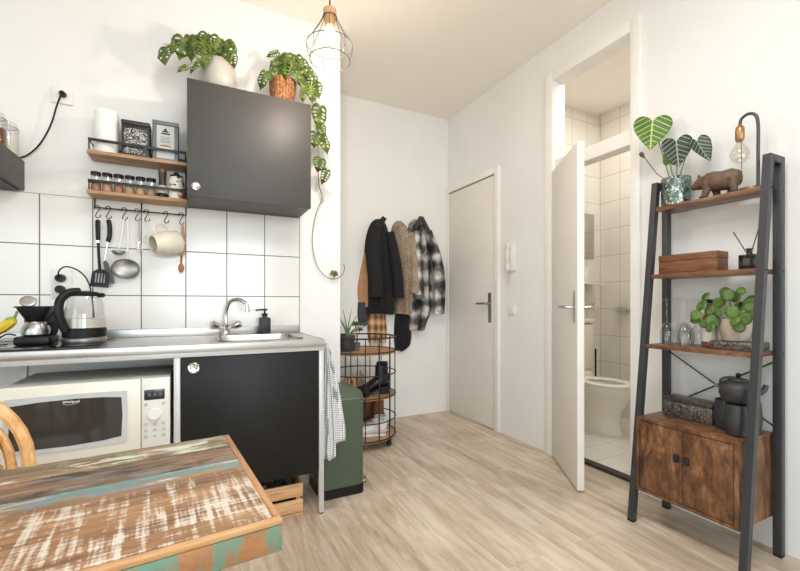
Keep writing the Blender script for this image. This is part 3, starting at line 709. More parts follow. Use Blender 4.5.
# jug hung by its handle, mouth to the left
t = thing('cream_jug', 'cream enamel jug hanging on its side from the wall rack, mouth to the left', 'jug', (-.14, 2.52, 1.37))
m = MB(); m.M = Matrix.Translation((-.142, 2.500, 1.372)) @ Matrix.Rotation(.5, 4, 'Z') @ Matrix.Rotation(-.2, 4, 'Y')
m.lathe([(.042, -.068), (.045, -.069), (.048, -.06), (.062, -.02), (.066, .02), (.063, .058), (.057, .066), (.001, .067)], n=32, axis='x', caps=False)
m.lathe([(.042, -.068), (.046, -.05), (.059, -.02), (.063, .02), (.06, .056), (.001, .06)], n=32, axis='x', caps=False)
m.build('body', JUGC, t, world=True)
m = MB(); m.M = Matrix.Translation((-.142, 2.500, 1.372)) @ Matrix.Rotation(.5, 4, 'Z') @ Matrix.Rotation(-.2, 4, 'Y')
m.tube(smooth_path([(-.035, .025, .05), (-.03, .03, .09), (.0, .035, .112), (.035, .03, .095), (.045, .025, .062)]), .0065, 8); m.build('handle', JUGC, t, world=True)
t = thing('wooden_spoon', 'short dark wooden spoon hanging at the right end of the rack bar', 'spoon', (-.07, 2.55, 1.22))
m = MB(); m.tube(smooth_path([(-.066, 2.549, 1.492), (-.060, 2.549, 1.42), (-.066, 2.549, 1.36), (-.072, 2.549, 1.30), (-.073, 2.549, 1.27)]), .0055, 8); m.build('handle', SPOONW, t, world=True)
m = MB(); m.ell((-.073, 2.549, 1.246), (.015, .007, .025), 16, 10); m.build('bowl', SPOONW, t, world=True)
t = thing('wooden_spatula', 'wavy light-wood spatula hanging over the wooden spoon beside the cream jug', 'spatula', (-.06, 2.53, 1.3))
m = MB(); m.prism([(-.071, 1.49), (-.060, 1.49), (-.056, 1.44), (-.06, 1.40), (-.050, 1.36), (-.056, 1.32), (-.072, 1.315), (-.078, 1.34), (-.07, 1.38), (-.074, 1.43)], 'y', 2.536, 2.542); m.build('blade', wood('light_spatula_wood', (170, 112, 62), (194, 136, 82), (214, 160, 104), 'z'), t, world=True)
# ------------------------------------------------------------------ microwave
MZ = .431
t = thing('microwave_oven', 'cream microwave oven with dark glass door under the counter', 'microwave', (-.37, 2.1, MZ))
W_ = plain('microwave_side', (226, 221, 208), .4)
m = MB(); m.box(-.642, -.098, 2.008, 2.36, MZ + .008, .738, .004); m.build('body', W_, t, world=True)
m = MB(); m.box(-.642, -.204, 1.985, 2.0075, MZ + .008, .738, .004); d = m.build('door', CREAM, t, world=True)
m = MB()
ol = [(-.630, .694), (-.53, .696), (-.42, .697), (-.32, .696), (-.252, .694), (-.249, .60), (-.252, .488), (-.32, .484), (-.44, .482), (-.54, .482), (-.630, .484)]
il = [(-.616, .668), (-.53, .676), (-.42, .679), (-.33, .676), (-.270, .670), (-.266, .60), (-.270, .512), (-.33, .503), (-.44, .497), (-.54, .498), (-.616, .502)]
plate_with_slots(m, ol, [il], 1.979, 1.9845, lambda x, z, k: (x, k, z)); m.build('window_frame', plain('pale_grey_trim', (198, 200, 200), .4), d, world=True)
m = MB(); m.prism(il, 'y', 1.981, 1.9843); gl = m.build('window_glass', plain('dark_oven_glass', (58, 56, 54), .1, var=.1), d, world=True)
LOGO = plain('logo_white', (226, 226, 226), .4)
flat_text('Whirlpool', .0125, (-.432, 1.9805, .668), LOGO, d, name='logo', world=True, bold=.0003)
m = MB(); m.tube([(-.432 + .026 * math.cos(a), 1.9802, .667 + .0095 * math.sin(a) + .003 * math.cos(a)) for a in [2.2 + 4.6 * i / 22 for i in range(23)]], [.0003 + .0003 * math.sin(PI * i / 22) for i in range(23)], 5); m.build('logo_swirl', LOGO, d, world=True)
m = MB(); m.box(-.202, -.098, 1.985, 2.0075, MZ + .008, .738, .004); p = m.build('control_panel', plain('panel_white', (224, 222, 214), .4), t, world=True)
m = MB(); m.box(-.192, -.118, 1.983, 1.9848, .647, .689, .001); dp = m.build('display', plain('display_black', (40, 40, 42), .15), p, world=True)
m = MB()
for gx in (-.173, -.153, -.134): m.box(gx - .006, gx + .006, 1.9822, 1.9829, .662, .676)
m.build('display_digits', plain('dim_digits', (90, 92, 96), .3), dp, world=True)
m = MB(); m.lathe([(.025, 1.9848), (.025, 1.972), (.022, 1.968), (.001, 1.968)], (-.154, 0, .588), 28, axis='y'); m.build('dial', PLASTIC_W, p, world=True)
BT = plain('button_grey', (188, 188, 184), .5)
for z in (.628, .545, .520, .495):
    for x in (-.186, -.154, -.122):
        if z > .6 and x == -.154: continue
        m = MB(); m.lathe([(.007, 1.9848), (.007, 1.983), (.001, 1.9825)], (x, 0, z), 14, axis='y'); m.build('button', BT, p, world=True)
for x in (-.61, -.13):
    for y in (2.04, 2.32):
        m = MB(); m.cyl((x, y, 0), .012, MZ - .0005, MZ + .0078, 12); m.build('foot', RUBBER, t, world=True)

# crate and its contents
def crate_mb():
    t = thing('wooden_crate', 'small slatted pine crate on the floor under the black base cabinet', 'crate', (.30, 2.17, 0))
    for y in (2.03, 2.30):
        for z0, z1 in ((.012, .075), (.09, .155)):
            m = MB(); m.box(.12, .478, y, y + .010, z0, z1, .001); m.build('slat', CRATEW, t, world=True)
    for x in (.12, .468):
        for z0, z1 in ((.012, .075), (.09, .155)):
            m = MB(); m.box(x, x + .010, 2.0405, 2.2995, z0, z1, .001); m.build('slat', CRATEW, t, world=True)
    for x in (.1305, .4475):
        for y in (2.0405, 2.2795):
            m = MB(); m.box(x, x + .02, y, y + .02, .006, .15, .001); m.build('corner_post', CRATEW, t, world=True)
    m = MB(); m.box(.12, .478, 2.03, 2.31, .0, .0058, .001); m.build('bottom', CRATEW, t, world=True)
crate_mb()
random.seed(3)
for k, (x, y, c, h, r, nm, lb, ct) in enumerate(((.20, 2.1, (52, 50, 50), .16, .034, 'spray_can', 'dark aerosol can standing in the pine crate at its left', 'can'), (.285, 2.09, (128, 130, 132), .175, .036, 'cleaning_bottle', 'grey cleaning bottle standing in the middle of the pine crate', 'bottle'), (.365, 2.1, (40, 44, 46), .172, .034, 'detergent_bottle', 'dark bottle standing in the pine crate beside the grey bottle', 'bottle'), (.43, 2.15, (70, 62, 56), .168, .03, 'polish_bottle', 'brown bottle standing at the right end of the pine crate', 'bottle'))):
    t = thing(nm, lb, ct, (x, y, .0065), group='bottles in the crate')
    m = MB(); m.lathe([(r * .92, 0), (r, .004), (r, h * .72), (r * .5, h * .84)], n=20); m.build('body', plain('bottle_plastic_' + 'abcd'[k], c, .4), t)
    m = MB(); m.lathe([(r * .46, h * .845), (r * .46, h * .99), (r * .4, h)], n=16); m.build('cap', BLACKP, t)

# tea towel on a hook at the counter's end
t = thing('towel_hook', 'small silver hook at the right end of the counter holding the tea towel', 'hook', (.59, 2.04, .80))
m = MB(); m.tube(smooth_path([(.5755, 2.035, .829), (.592, 2.035, .829), (.599, 2.035, .836), (.600, 2.035, .848)]), .0035, 8); m.build('hook', ALU, t, world=True)
def towel_layer(m, top, zb, xl, xr, y0, seed, n=17, k=24):
    rows = []
    for i in range(k):
        u = i / (k - 1); z = .834 - (.834 - zb) * u; w = min(1, .14 + .95 * u ** .75); row = []
        for j in range(n):
            v = j / (n - 1)
            x = top[0] + (xl - top[0] + (xr - xl) * v) * w
            y = y0 + .014 * math.sin(v * 9.5 + seed + u) * (.35 + .65 * w) - .018 * u
            row.append((max(x, .584), y, z + .012 * math.sin(v * 7 + seed) * u + .012 * (v - .5) * u))
        rows.append(row)
    m.sheet(rows)
t = thing('tea_towel', 'grey and white checked tea towel hanging at the right end of the counter', 'towel', (.63, 2.04, .24))
m = MB(); towel_layer(m, (.600, 2.03), .25, .584, .640, 2.036, .3); m.build('long_fold', GING, t, world=True, smooth=80, solid=.003)
m = MB(); towel_layer(m, (.603, 2.04), .315, .590, .705, 2.064, 1.9); m.build('short_fold', GING, t, world=True, smooth=80, solid=.003)

# ------------------------------------------------------------------ pedal bin
t = thing('pedal_bin', 'dark green pedal bin on the floor at the end of the counter', 'bin', (.715, 2.24, 0))
def rbox(z, ex, r=.03): return rrect(.592 - ex, .838 + ex, 2.105 - ex, 2.375 + ex, r, z, 6)
m = MB(); m.loft([rbox(.0, -.006), rbox(.003, .002), rbox(.048, .002), rbox(.05, -.002)]); m.build('base_ring', BLACKP, t, world=True)
m = MB(); m.loft([rbox(.0505, -.002), rbox(.052, 0), rbox(.522, 0), rbox(.524, -.002)]); m.build('body', GREEN, t, world=True)
m = MB(); m.loft([rbox(.5243, .001), rbox(.5295, .001)]); m.build('rim', plain('bin_rim', (122, 134, 122), .35, .3), t, world=True)
m = MB(); m.loft([rbox(.5298, .0), rbox(.548, -.002), rbox(.563, -.010), rbox(.575, -.028), rbox(.583, -.055), rbox(.586, -.09, .02)]); m.build('lid', GREEN, t, world=True)
m = MB(); m.tube(smooth_path([(0.839, 2.20, .022), (0.861, 2.20, .022), (0.886, 2.205, .026), (0.891, 2.24, .027), (0.886, 2.275, .026), (0.861, 2.28, .022), (0.839, 2.28, .022)]), .006, 8); m.build('pedal', STEEL, t, world=True)

# ------------------------------------------------------------------ cart with shoes
CX, CY, CA, CB = 1.122, 2.89, .262, .262
t = thing('storage_cart', 'round black wire cart with three wooden trays holding shoes, in the corner by the coats', 'cart', (CX, CY, 0))
def ell_pts(z, k=1., n=40): return [(CX + CA * k * math.cos(2 * PI * i / n), CY + CB * k * math.sin(2 * PI * i / n), z) for i in range(n)]
m = MB()
for z in (.80, .685 + .012, .535, .375, .20, .075): m.tube(ell_pts(z), .006 if z in (.80, .075) else .0045, 8, True)
m.build('rings', BLACKM, t, world=True)
for i in range(16):
    a = 2 * PI * (i + .35) / 16; x, y = CX + CA * math.cos(a), CY + CB * math.sin(a)
    if -2.6 < a - PI * 1.5 < 2.6 or True:
        m = MB(); m.tube([(x, y, .075), (x, y, .80)], .0055 if i % 4 == 0 else .004, 8); m.build('upright', BLACKM, t, world=True)
TRZ = (.680, .362, .062)
for z in TRZ:
    m = MB(); m.loft([ell_pts(z, .975), ell_pts(z + .016, .975)]); m.build('tray', TRAYW, t, world=True)
for a in (.3, PI * .75, PI * 1.25, PI * 1.72):
    x, y = CX + CA * .9 * math.cos(a), CY + CB * .9 * math.sin(a)
    m = MB(); m.cyl((x, y, .019), .019, -.011, .011, 20, 'y') if False else m.lathe([(.012, -.010), (.019, -.007), (.019, .007), (.012, .010)], (x, y, .019), 20, axis='y'); w = m.build('castor', RUBBER, t, world=True)
    m = MB(); m.box(x - .012, x + .012, y - .0135, y - .011, .012, .05); m.box(x - .012, x + .012, y + .011, y + .0135, .012, .05); m.box(x - .013, x + .013, y - .0135, y + .0135, .0502, .0615); m.build('castor_fork', BLACKM, w, world=True)

def shoe(name, label, group, loc, rz, length, upper_h, shaft, mat, sole, heel=0., cat='shoe', sc=1., open_top=False):
    """shoe pointing along +x; shaft = ankle height above the sole"""
    t = thing(name, label, cat, loc, rz, group); L = length
    xs = [0, .06, .2, .38, .55, .7, .84, .95, 1.]
    wd = [.028, .033, .035, .032, .036, .041, .040, .028, .010]
    lift = [heel] * 3 + [heel * .75, heel * .35, .004, .002, .004, .008]
    hs = [upper_h, upper_h, upper_h, upper_h * .95, upper_h * .78, upper_h * .58, upper_h * .45, upper_h * .36, upper_h * .22]
    m = MB(); rings = []
    for x, w, l, h in zip(xs, wd, lift, hs):
        ring = []
        for k in range(14):
            a = 2 * PI * k / 14; yy = w * sc * math.cos(a); zz = math.sin(a)
            z = l + .012 + (h * (zz * .5 + .5) if zz > 0 else h * .5 * (1 + zz))
            ring.append((x * L, yy * (1 if zz < .5 else .85), z))
        rings.append(ring)
    m.loft(rings); m.build('upper', mat, t)
    if shaft:
        m = MB(); rr = []
        for q in range(7):
            u = q / 6; z = heel + .012 + upper_h * .5 + (shaft - upper_h * .5) * u
            rr.append([(L * .20 + L * (.205 - .02 * u) * math.cos(2 * PI * k / 18), (.036 + .003 * u) * sc * math.sin(2 * PI * k / 18), z) for k in range(18)])
        m.loft(rr + [[(L * .2 + (p[0] - L * .2) * .86, p[1] * .86, p[2] - .003) for p in rr[-1]], [(L * .2 + (p[0] - L * .2) * .84, p[1] * .84, p[2] - .05) for p in rr[-1]]]); m.build('shaft', mat, t)
    m = MB(); low = []; hi = []
    pts = [(x * L, w * sc * 1.06) for x, w in zip(xs, wd)]
    lf = lift
    rows = []
    for (x, w), l in zip(pts, lf): rows.append([(x, -w, l), (x, w, l), (x, w, l + .0115), (x, -w, l + .0115)])
    m.loft(rows)
    if heel: m.box(0, L * .26, -.03 * sc, .03 * sc, 0, heel, .004)
    m.build('sole', sole, t)
    return t
LEATH = plain('black_leather', (30, 29, 29), .3, var=.15); BROWNL = plain('brown_suede', (132, 84, 54), .85, var=.1, scale=40)
SNK = plain('white_leather', (226, 224, 220), .5); SNS = plain('white_sole', (236, 234, 230), .6); TANL = plain('tan_leather', (196, 160, 128), .6)
z1, z0 = .379, .079
shoe('ankle_boot', 'black leather heeled ankle boot on the middle cart tray, nearer the tray edge', 'black ankle boots on the cart', (1.285, 2.765, z1), PI * .98, .25, .08, .155, LEATH, RUBBER, .045)
shoe('ankle_boot', 'black leather heeled ankle boot on the middle cart tray, behind its partner', 'black ankle boots on the cart', (1.345, 2.885, z1), PI * 1.0, .25, .08, .16, LEATH, RUBBER, .045)
shoe('black_shoe', 'low black shoe at the left of the middle cart tray', 'shoes on the middle tray', (1.10, 2.70, z1), PI * .72, .2, .06, 0, LEATH, RUBBER, 0)
# sandals: soles and straps, one resting on the black shoe
for lb, loc, rz in (('tan strappy sandal standing upright behind the black shoe on the cart', (1.04, 2.80, z1), 2.2), ('tan strappy sandal leaning beside its twin on the middle cart tray', (1.16, 2.92, z1), 2.6)):
    t = thing('strappy_sandal', lb, 'sandal', loc, rz, 'tan sandals on the cart')
    m = MB(); m.loft([[(x, -w, z), (x, w, z), (x, w, z + .014), (x, -w, z + .014)] for x, w, z in ((0, .026, .055), (.05, .03, .05), (.11, .028, .02), (.17, .038, .004), (.21, .03, .004), (.225, .012, .008))]); m.box(0, .05, -.025, .025, 0, .052, .004); m.build('sole', TANL, t)
    for x, h, w in ((.185, .05, .036), (.15, .07, .036), (.06, .11, .03), (.03, .13, .028)):
        zb = .02 if x > .1 else .06
        m = MB(); m.tube(smooth_path([(x, -w, zb), (x, -w * .9, zb + (h - zb) * .8), (x, 0, h + .01), (x, w * .9, zb + (h - zb) * .8), (x, w, zb)]), .007, 6, flat=2.4); m.build('strap', TANL, t)
    m = MB(); m.tube(smooth_path([(.01, 0, .07), (.005, 0, .11), (.03, .026, .128)]), .007, 6); m.build('heel_strap', TANL, t)
shoe('suede_boot', 'brown suede boot on the lowest cart tray, behind the white sneakers', 'brown boots on the cart', (1.335, 2.945, z0), PI * 1.0, .23, .08, .20, BROWNL, RUBBER, .02)
shoe('suede_boot', 'brown suede boot on the lowest cart tray, at the back beside its twin', 'brown boots on the cart', (1.29, 3.045, z0), PI * 1.0, .23, .08, .20, BROWNL, RUBBER, .02)
for lb, loc, rz in (('white sneaker at the front of the lowest cart tray', (1.255, 2.745, z0), PI * .92), ('white sneaker on the lowest cart tray, tucked behind the front one', (1.31, 2.835, z0), PI * .92)):
    t = shoe('white_sneaker', lb, 'white sneakers on the cart', loc, rz, .25, .085, .1, SNK, SNS, 0)
    m = MB()
    for k in range(5): m.tube([(.11 + .016 * k, -.018, .092 - .007 * k), (.112 + .016 * k, .018, .092 - .007 * k)], .0025, 6)
    m.build('laces', SNS, t)

# plants on the cart
t = thing('aloe_plant', 'spiky aloe in a small dark pot on top of the cart', 'plant', (1.0, 2.86, .697))
m = MB(); m.lathe([(.045, 0), (.048, .004), (.06, .10), (.062, .115), (.055, .115), (.052, .1), (.001, .098)], n=28); m.build('pot', plain('dark_grey_pot', (66, 66, 68), .6), t)
m = MB()
for k, (dx, dy, dz, w) in enumerate(((.21, .0, .13, .009), (.06, -.05, .16, .010), (-.02, .03, .2, .010), (-.08, -.03, .15, .009), (.09, .05, .15, .009), (.03, -.02, .21, .008), (-.05, .06, .17, .009), (.12, -.06, .08, .009))):
    p = smooth_path([(0, 0, .098), (dx * .3, dy * .3, .105 + dz * .45), (dx, dy, .105 + dz)]); n_ = len(p)
    m.tube(p, [w * (1 - .92 * i / (n_ - 1)) for i in range(n_)], 6, flat=.45)
m.build('leaves', LEAF_A, t)
t = thing('succulent_plant', 'small dark-red rosette succulent on a bare stem beside the aloe', 'plant', (1.075, 2.87, .697))
m = MB(); m.lathe([(.022, 0), (.03, .05), (.03, .06), (.027, .06), (.025, .055), (.001, .054)], n=24); m.build('pot', plain('small_grey_pot', (92, 92, 92), .6), t)
m = MB(); m.tube(smooth_path([(0, 0, .054), (.004, 0, .11), (-.006, 0, .19)]), .005, 8); m.tube(smooth_path([(.002, 0, .10), (.02, 0, .13), (.03, 0, .15)]), .004, 8); m.build('stem', STEM_B, t)
m = MB()
for cx, cz, s in ((-.006, .19, 1.), (.03, .15, .8)):
    for j in range(3):
        for k in range(7):
            a = 2 * PI * k / 7 + j * .4; r = (.034 - .009 * j) * s; up = (.006 + .012 * j) * s
            p = [(cx, 0, cz), (cx + r * .6 * math.cos(a), r * .6 * math.sin(a), cz + up * .6), (cx + r * math.cos(a), r * math.sin(a), cz + up)]
            m.tube(p, [.003 * s, .009 * s, .001], 6, flat=.5)
m.build('rosettes', plain('red_green_rosette', (92, 82, 58), .5, var=.35, scale=60), t)

# ------------------------------------------------------------------ coats on the nook wall
def drape(m, levels, yb, folds=5., amp=.18, seed=0., n=26, sub=4):
    """hanging cloth against the wall plane y=yb; levels (z, xl, xr, depth) top to bottom"""
    L = [Vector(l) for l in smooth4(levels, sub)]
    rings = []
    for k, (z, xl, xr, d) in enumerate(L):
        u = k / (len(L) - 1); ring = []
        for i in range(n + 1):
            s = i / n
            prof = max(0., math.sin(PI * s)) ** .55
            w = 1 + amp * u ** .5 * math.sin(folds * 2 * PI * s + seed + .8 * math.sin(3 * u + seed))
            ring.append((xl + (xr - xl) * s, yb - .002 - d * prof * w, z + .006 * math.sin(5 * s + seed) * u))
        for i in range(n - 1, 0, -2): ring.append((xl + (xr - xl) * i / n, yb - .0015, z))
        rings.append(ring)
    m.loft(rings)
def smooth4(lv, k):
    out = []
    for i in range(len(lv) - 1):
        p = [lv[max(i - 1, 0)], lv[i], lv[i + 1], lv[min(i + 2, len(lv) - 1)]]
        for j in range(k):
            t = j / k
            out.append(tuple(.5 * (2 * p[1][c] + (p[2][c] - p[0][c]) * t + (2 * p[0][c] - 5 * p[1][c] + 4 * p[2][c] - p[3][c]) * t * t + (3 * p[1][c] - p[0][c] - 3 * p[2][c] + p[3][c]) * t ** 3) for c in range(4)))
    out.append(tuple(lv[-1])); return out
t = thing('black_coat', 'long black wool coat hanging leftmost on the back wall, over tan garments', 'coat', (1.48, 3.3, .95))
m = MB(); drape(m, [(1.80, 1.43, 1.49, .05), (1.76, 1.39, 1.53, .09), (1.66, 1.35, 1.56, .12), (1.5, 1.33, 1.58, .13), (1.25, 1.335, 1.60, .13), (1.05, 1.335, 1.61, .13), (.955, 1.33, 1.612, .12)], YN, 3.5, .16, .4); m.build('body', BLACKWOOL, t, world=True)
m = MB(); p = smooth_path([(1.405, 3.235, 1.70), (1.355, 3.215, 1.5), (1.375, 3.21, 1.3), (1.385, 3.205, 1.11)]); m.tube(p, [.045 + .012 * min(1, i / 8) for i in range(len(p))], 14, flat=.75); m.build('sleeve', BLACKWOOL, t, world=True)
m = MB(); p = smooth_path([(1.535, 3.255, 1.68), (1.57, 3.24, 1.5), (1.60, 3.235, 1.3), (1.615, 3.235, 1.10)]); m.tube(p, [.04 + .01 * min(1, i / 8) for i in range(len(p))], 14, flat=.8); m.build('sleeve', BLACKWOOL, t, world=True)
m = MB(); m.prism([(1.34, 1.56), (1.40, 1.75), (1.455, 1.81), (1.49, 1.79), (1.44, 1.70), (1.40, 1.56), (1.37, 1.50), (1.315, 1.59)], 'y', 3.222, 3.236); m.build('lapel', plain('black_lapel', (36, 36, 38), .9), t, world=True)
t = thing('tan_jacket', 'tan jacket hanging behind the black coat, its edge showing at the left', 'jacket', (1.33, 3.33, .9))
m = MB(); drape(m, [(1.62, 1.36, 1.42, .03), (1.5, 1.33, 1.42, .035), (1.3, 1.285, 1.42, .04), (1.15, 1.265, 1.42, .04), (1.02, 1.285, 1.4, .04)], YN, 2, .2, 1.); m.build('body', TANFAB, t, world=True)
m = MB(); drape(m, [(1.06, 1.27, 1.36, .035), (.95, 1.265, 1.37, .035), (.86, 1.275, 1.36, .03)], YN, 2, .2, 2.); m.build('grey_hem', DARKFAB, t, world=True)['label'] = 'grey hem'
t = thing('tan_plaid_scarf', 'tan checked scarf hanging below the black coat', 'scarf', (1.43, 3.3, .68))
m = MB(); drape(m, [(1.02, 1.38, 1.52, .05), (.9, 1.36, 1.54, .06), (.78, 1.36, 1.55, .06), (.70, 1.37, 1.54, .055)], YN, 3, .25, .3); m.build('drop', TPLAID, t, world=True)
t = thing('tweed_coat', 'beige tweed coat hanging between the black coat and the plaid shirt', 'coat', (1.68, 3.3, .95))
m = MB(); drape(m, [(1.80, 1.635, 1.68, .06), (1.75, 1.60, 1.74, .10), (1.65, 1.588, 1.775, .13), (1.5, 1.60, 1.79, .145), (1.3, 1.615, 1.79, .15), (1.1, 1.62, 1.78, .15), (.955, 1.615, 1.775, .14)], YN, 3, .16, 2.); m.build('body', TWEED, t, world=True)
m = MB(); p = smooth_path([(1.735, 3.235, 1.68), (1.76, 3.20, 1.5), (1.765, 3.19, 1.3), (1.755, 3.19, 1.14)]); m.tube(p, [.036 + .01 * min(1, i / 8) for i in range(len(p))], 14, flat=.75); m.build('sleeve', TWEED, t, world=True)
t = thing('black_garment', 'black cloth garment hanging below the beige tweed coat', 'garment', (1.68, 3.3, .62))
m = MB(); drape(m, [(1.0, 1.64, 1.76, .07), (.9, 1.625, 1.775, .08), (.76, 1.62, 1.79, .08), (.66, 1.625, 1.78, .06), (.615, 1.64, 1.70, .04)], YN, 3, .25, .9); m.build('drop', BLACKWOOL, t, world=True)
m = MB(); drape(m, [(.80, 1.765, 1.80, .03), (.72, 1.765, 1.80, .03)], YN, 1, .1, 0); o = m.build('orange_tab', plain('orange_fabric', (196, 112, 60), .9), t, world=True); o['label'] = 'orange strap'
t = thing('plaid_shirt', 'black and white plaid flannel shirt jacket hanging rightmost on the back wall', 'shirt', (1.93, 3.3, .82))
m = MB(); drape(m, [(1.83, 1.835, 1.89, .05), (1.78, 1.80, 1.95, .09), (1.66, 1.79, 2.0, .11), (1.5, 1.79, 2.03, .12), (1.25, 1.785, 2.045, .12), (1.0, 1.775, 2.05, .12), (.9, 1.77, 1.99, .115), (.80, 1.77, 1.955, .10)], YN, 3.5, .18, 1.2); m.build('body', PLAID, t, world=True)
m = MB(); p = smooth_path([(1.955, 3.255, 1.72), (2.03, 3.235, 1.5), (2.07, 3.23, 1.25), (2.065, 3.235, .95)]); m.tube(p, [.04 + .018 * min(1, i / 10) for i in range(len(p))], 14, flat=.75); m.build('sleeve', PLAID, t, world=True)
m = MB(); p = smooth_path([(1.83, 3.225, 1.70), (1.81, 3.195, 1.5), (1.815, 3.19, 1.3), (1.83, 3.19, 1.13)]); m.tube(p, [.036 + .012 * min(1, i / 10) for i in range(len(p))], 14, flat=.75); sl = m.build('sleeve', PLAID, t, world=True)
m = MB(); m.tube([(1.83, 3.19, 1.1295), (1.832, 3.19, 1.09)], [.05, .047], 14, flat=.75); m.build('cuff', plain('grey_cuff', (96, 95, 94), .9), sl, world=True)
m = MB(); m.prism([(1.80, 1.66), (1.815, 1.77), (1.85, 1.845), (1.89, 1.845), (1.955, 1.74), (1.985, 1.68), (1.94, 1.70), (1.88, 1.79), (1.83, 1.74)], 'y', 3.222, 3.236); m.build('collar', plain('dark_collar', (60, 59, 59), .9), t, world=True)

t.location.x -= .03
# intercom and switch on the right wall
t = thing('intercom_handset', 'white intercom handset mounted on the wall beside the entrance door', 'intercom', (XR - .02, 2.435, 1.29))
m = MB(); m.box(XR - .022, XR - .0005, 2.395, 2.475, 1.30, 1.525, .010); m.build('base', PLASTIC_W, t, world=True)
m = MB(); m.box(XR - .055, XR - .0225, 2.432, 2.472, 1.305, 1.36, .010); m.box(XR - .055, XR - .0225, 2.432, 2.472, 1.47, 1.525, .010); m.box(XR - .055, XR - .033, 2.435, 2.469, 1.355, 1.475, .008); m.build('handset', plain('off_white_handset', (228, 222, 212), .4), t, world=True)
m = MB(); m.tube([(XR - .03 + .008 * math.cos(i * 1.1), 2.455 + .008 * math.sin(i * 1.1), 1.30 - .0022 * i) for i in range(46)], .002, 5); m.build('coiled_cord', plain('beige_cord', (222, 204, 180), .5), t, world=True)
t = thing('light_switch', 'white light switch on the wall below the intercom', 'switch', (XR - .005, 2.44, .96))
m = MB(); m.box(XR - .010, XR - .0005, 2.40, 2.48, .958, 1.038, .003); m.build('plate', PLASTIC_W, t, world=True)
m = MB(); m.box(XR - .014, XR - .0103, 2.413, 2.467, .971, 1.025, .002); m.build('rocker', PLASTIC_W, t, world=True)
# ------------------------------------------------------------------ bathroom fittings
t = thing('toilet', 'white ceramic toilet with open seat seen through the bathroom door', 'toilet', (2.96, 2.25, .0125))
TC = plain('toilet_ceramic', (236, 230, 218), .15, var=.02)
def ering(z, cy, rx, ry, n=32, cx=2.96): return [(cx + rx * math.cos(2 * PI * i / n), cy + ry * math.sin(2 * PI * i / n), z) for i in range(n)]
m = MB()
m.loft([ering(.0128, 2.245, .108, .195), ering(.03, 2.245, .110, .195), ering(.11, 2.25, .094, .175), ering(.2, 2.24, .104, .185), ering(.29, 2.212, .150, .213), ering(.36, 2.198, .178, .228), ering(.398, 2.195, .184, .232),
        ering(.402, 2.195, .178, .226), ering(.400, 2.19, .135, .175), ering(.36, 2.19, .125, .165), ering(.28, 2.2, .09, .12), ering(.22, 2.22, .05, .07)])
m.box(2.85, 3.07, 2.38, 2.60, .26, .468, .02)
m.build('bowl', TC, t, world=True)
m = MB(); m.loft([ering(.4035, 2.195, .182, .230), ering(.409, 2.195, .188, .236), ering(.420, 2.195, .186, .234), ering(.424, 2.195, .176, .222), ering(.422, 2.188, .118, .158), ering(.413, 2.188, .112, .152), ering(.4035, 2.188, .116, .156), ering(.4035, 2.195, .182, .230)], caps=False)
m.build('seat', plain('seat_plastic', (240, 236, 228), .25, var=.02), t, world=True)
m = MB(); m.box(2.77, 3.15, 2.435, 2.618, .47, .875, .025); m.build('cistern', TC, t, world=True)
m = MB(); m.box(2.762, 3.158, 2.428, 2.619, .8765, .915, .012); lid = m.build('cistern_lid', TC, t, world=True)
m = MB(); m.lathe([(.022, .9152), (.022, .921), (.001, .922)], (2.96, 2.52, 0), 20); m.build('flush_button', CHROME, lid, world=True)
t = thing('toilet_brush', 'black-handled toilet brush standing against the bathroom tiles behind the toilet', 'brush', (3.30, 2.54, .0125))
m = MB(); m.lathe([(.045, 0), (.048, .003), (.04, .13), (.034, .13), (.04, .01), (.001, .006)], n=20); m.build('holder', PLASTIC_W, t)
m = MB(); m.cyl((0, 0, 0), .008, .10, .62, 10); m.build('handle', BLACKP, t)
t = thing('bathroom_mirror', 'small mirror hung on the bathroom tiles above a shelf', 'mirror', (3.22, 2.61, 1.48))
m = MB(); m.box(3.02, 3.365, 2.606, 2.619, 1.48, 1.89, .001); m.build('mirror_glass', plain('mirror_glass', (206, 200, 192), .12, 1., var=.01), t, world=True)
t = thing('bathroom_shelf', 'narrow white shelf on the bathroom tiles under the mirror', 'shelf', (3.22, 2.56, 1.22))
m = MB(); m.box(3.02, 3.36, 2.50, 2.6185, 1.222, 1.24, .006); m.build('board', CERAMIC, t, world=True)
t = thing('soap_pump', 'small white bottle standing on the bathroom shelf', 'bottle', (3.2, 2.56, 1.241))
m = MB(); m.lathe([(.026, 0), (.028, .004), (.028, .10), (.012, .125), (.012, .14), (.001, .141)], n=18); m.build('body', plain('bottle_white', (226, 220, 210), .4), t)
t = thing('wall_tap', 'small chrome tap on the bathroom wall below the shelf', 'tap', (3.26, 2.6, 1.02))
m = MB(); m.tube(smooth_path([(3.26, 2.618, 1.03), (3.26, 2.55, 1.04), (3.26, 2.51, 1.035), (3.26, 2.50, 1.0)]), .011, 10); m.build('spout', CHROME, t, world=True)
t = thing('toilet_roll_holder', 'chrome toilet roll holder on the far bathroom wall', 'holder', (3.42, 2.36, .97))
m = MB(); m.box(3.44, 3.459, 2.30, 2.33, .985, 1.01, .003); m.tube(smooth_path([(3.45, 2.315, .995), (3.40, 2.315, .995), (3.385, 2.33, .99), (3.385, 2.44, .985)]), .006, 8); m.box(3.40, 3.455, 2.31, 2.44, 1.008, 1.012); m.build('bracket', CHROME, t, world=True)

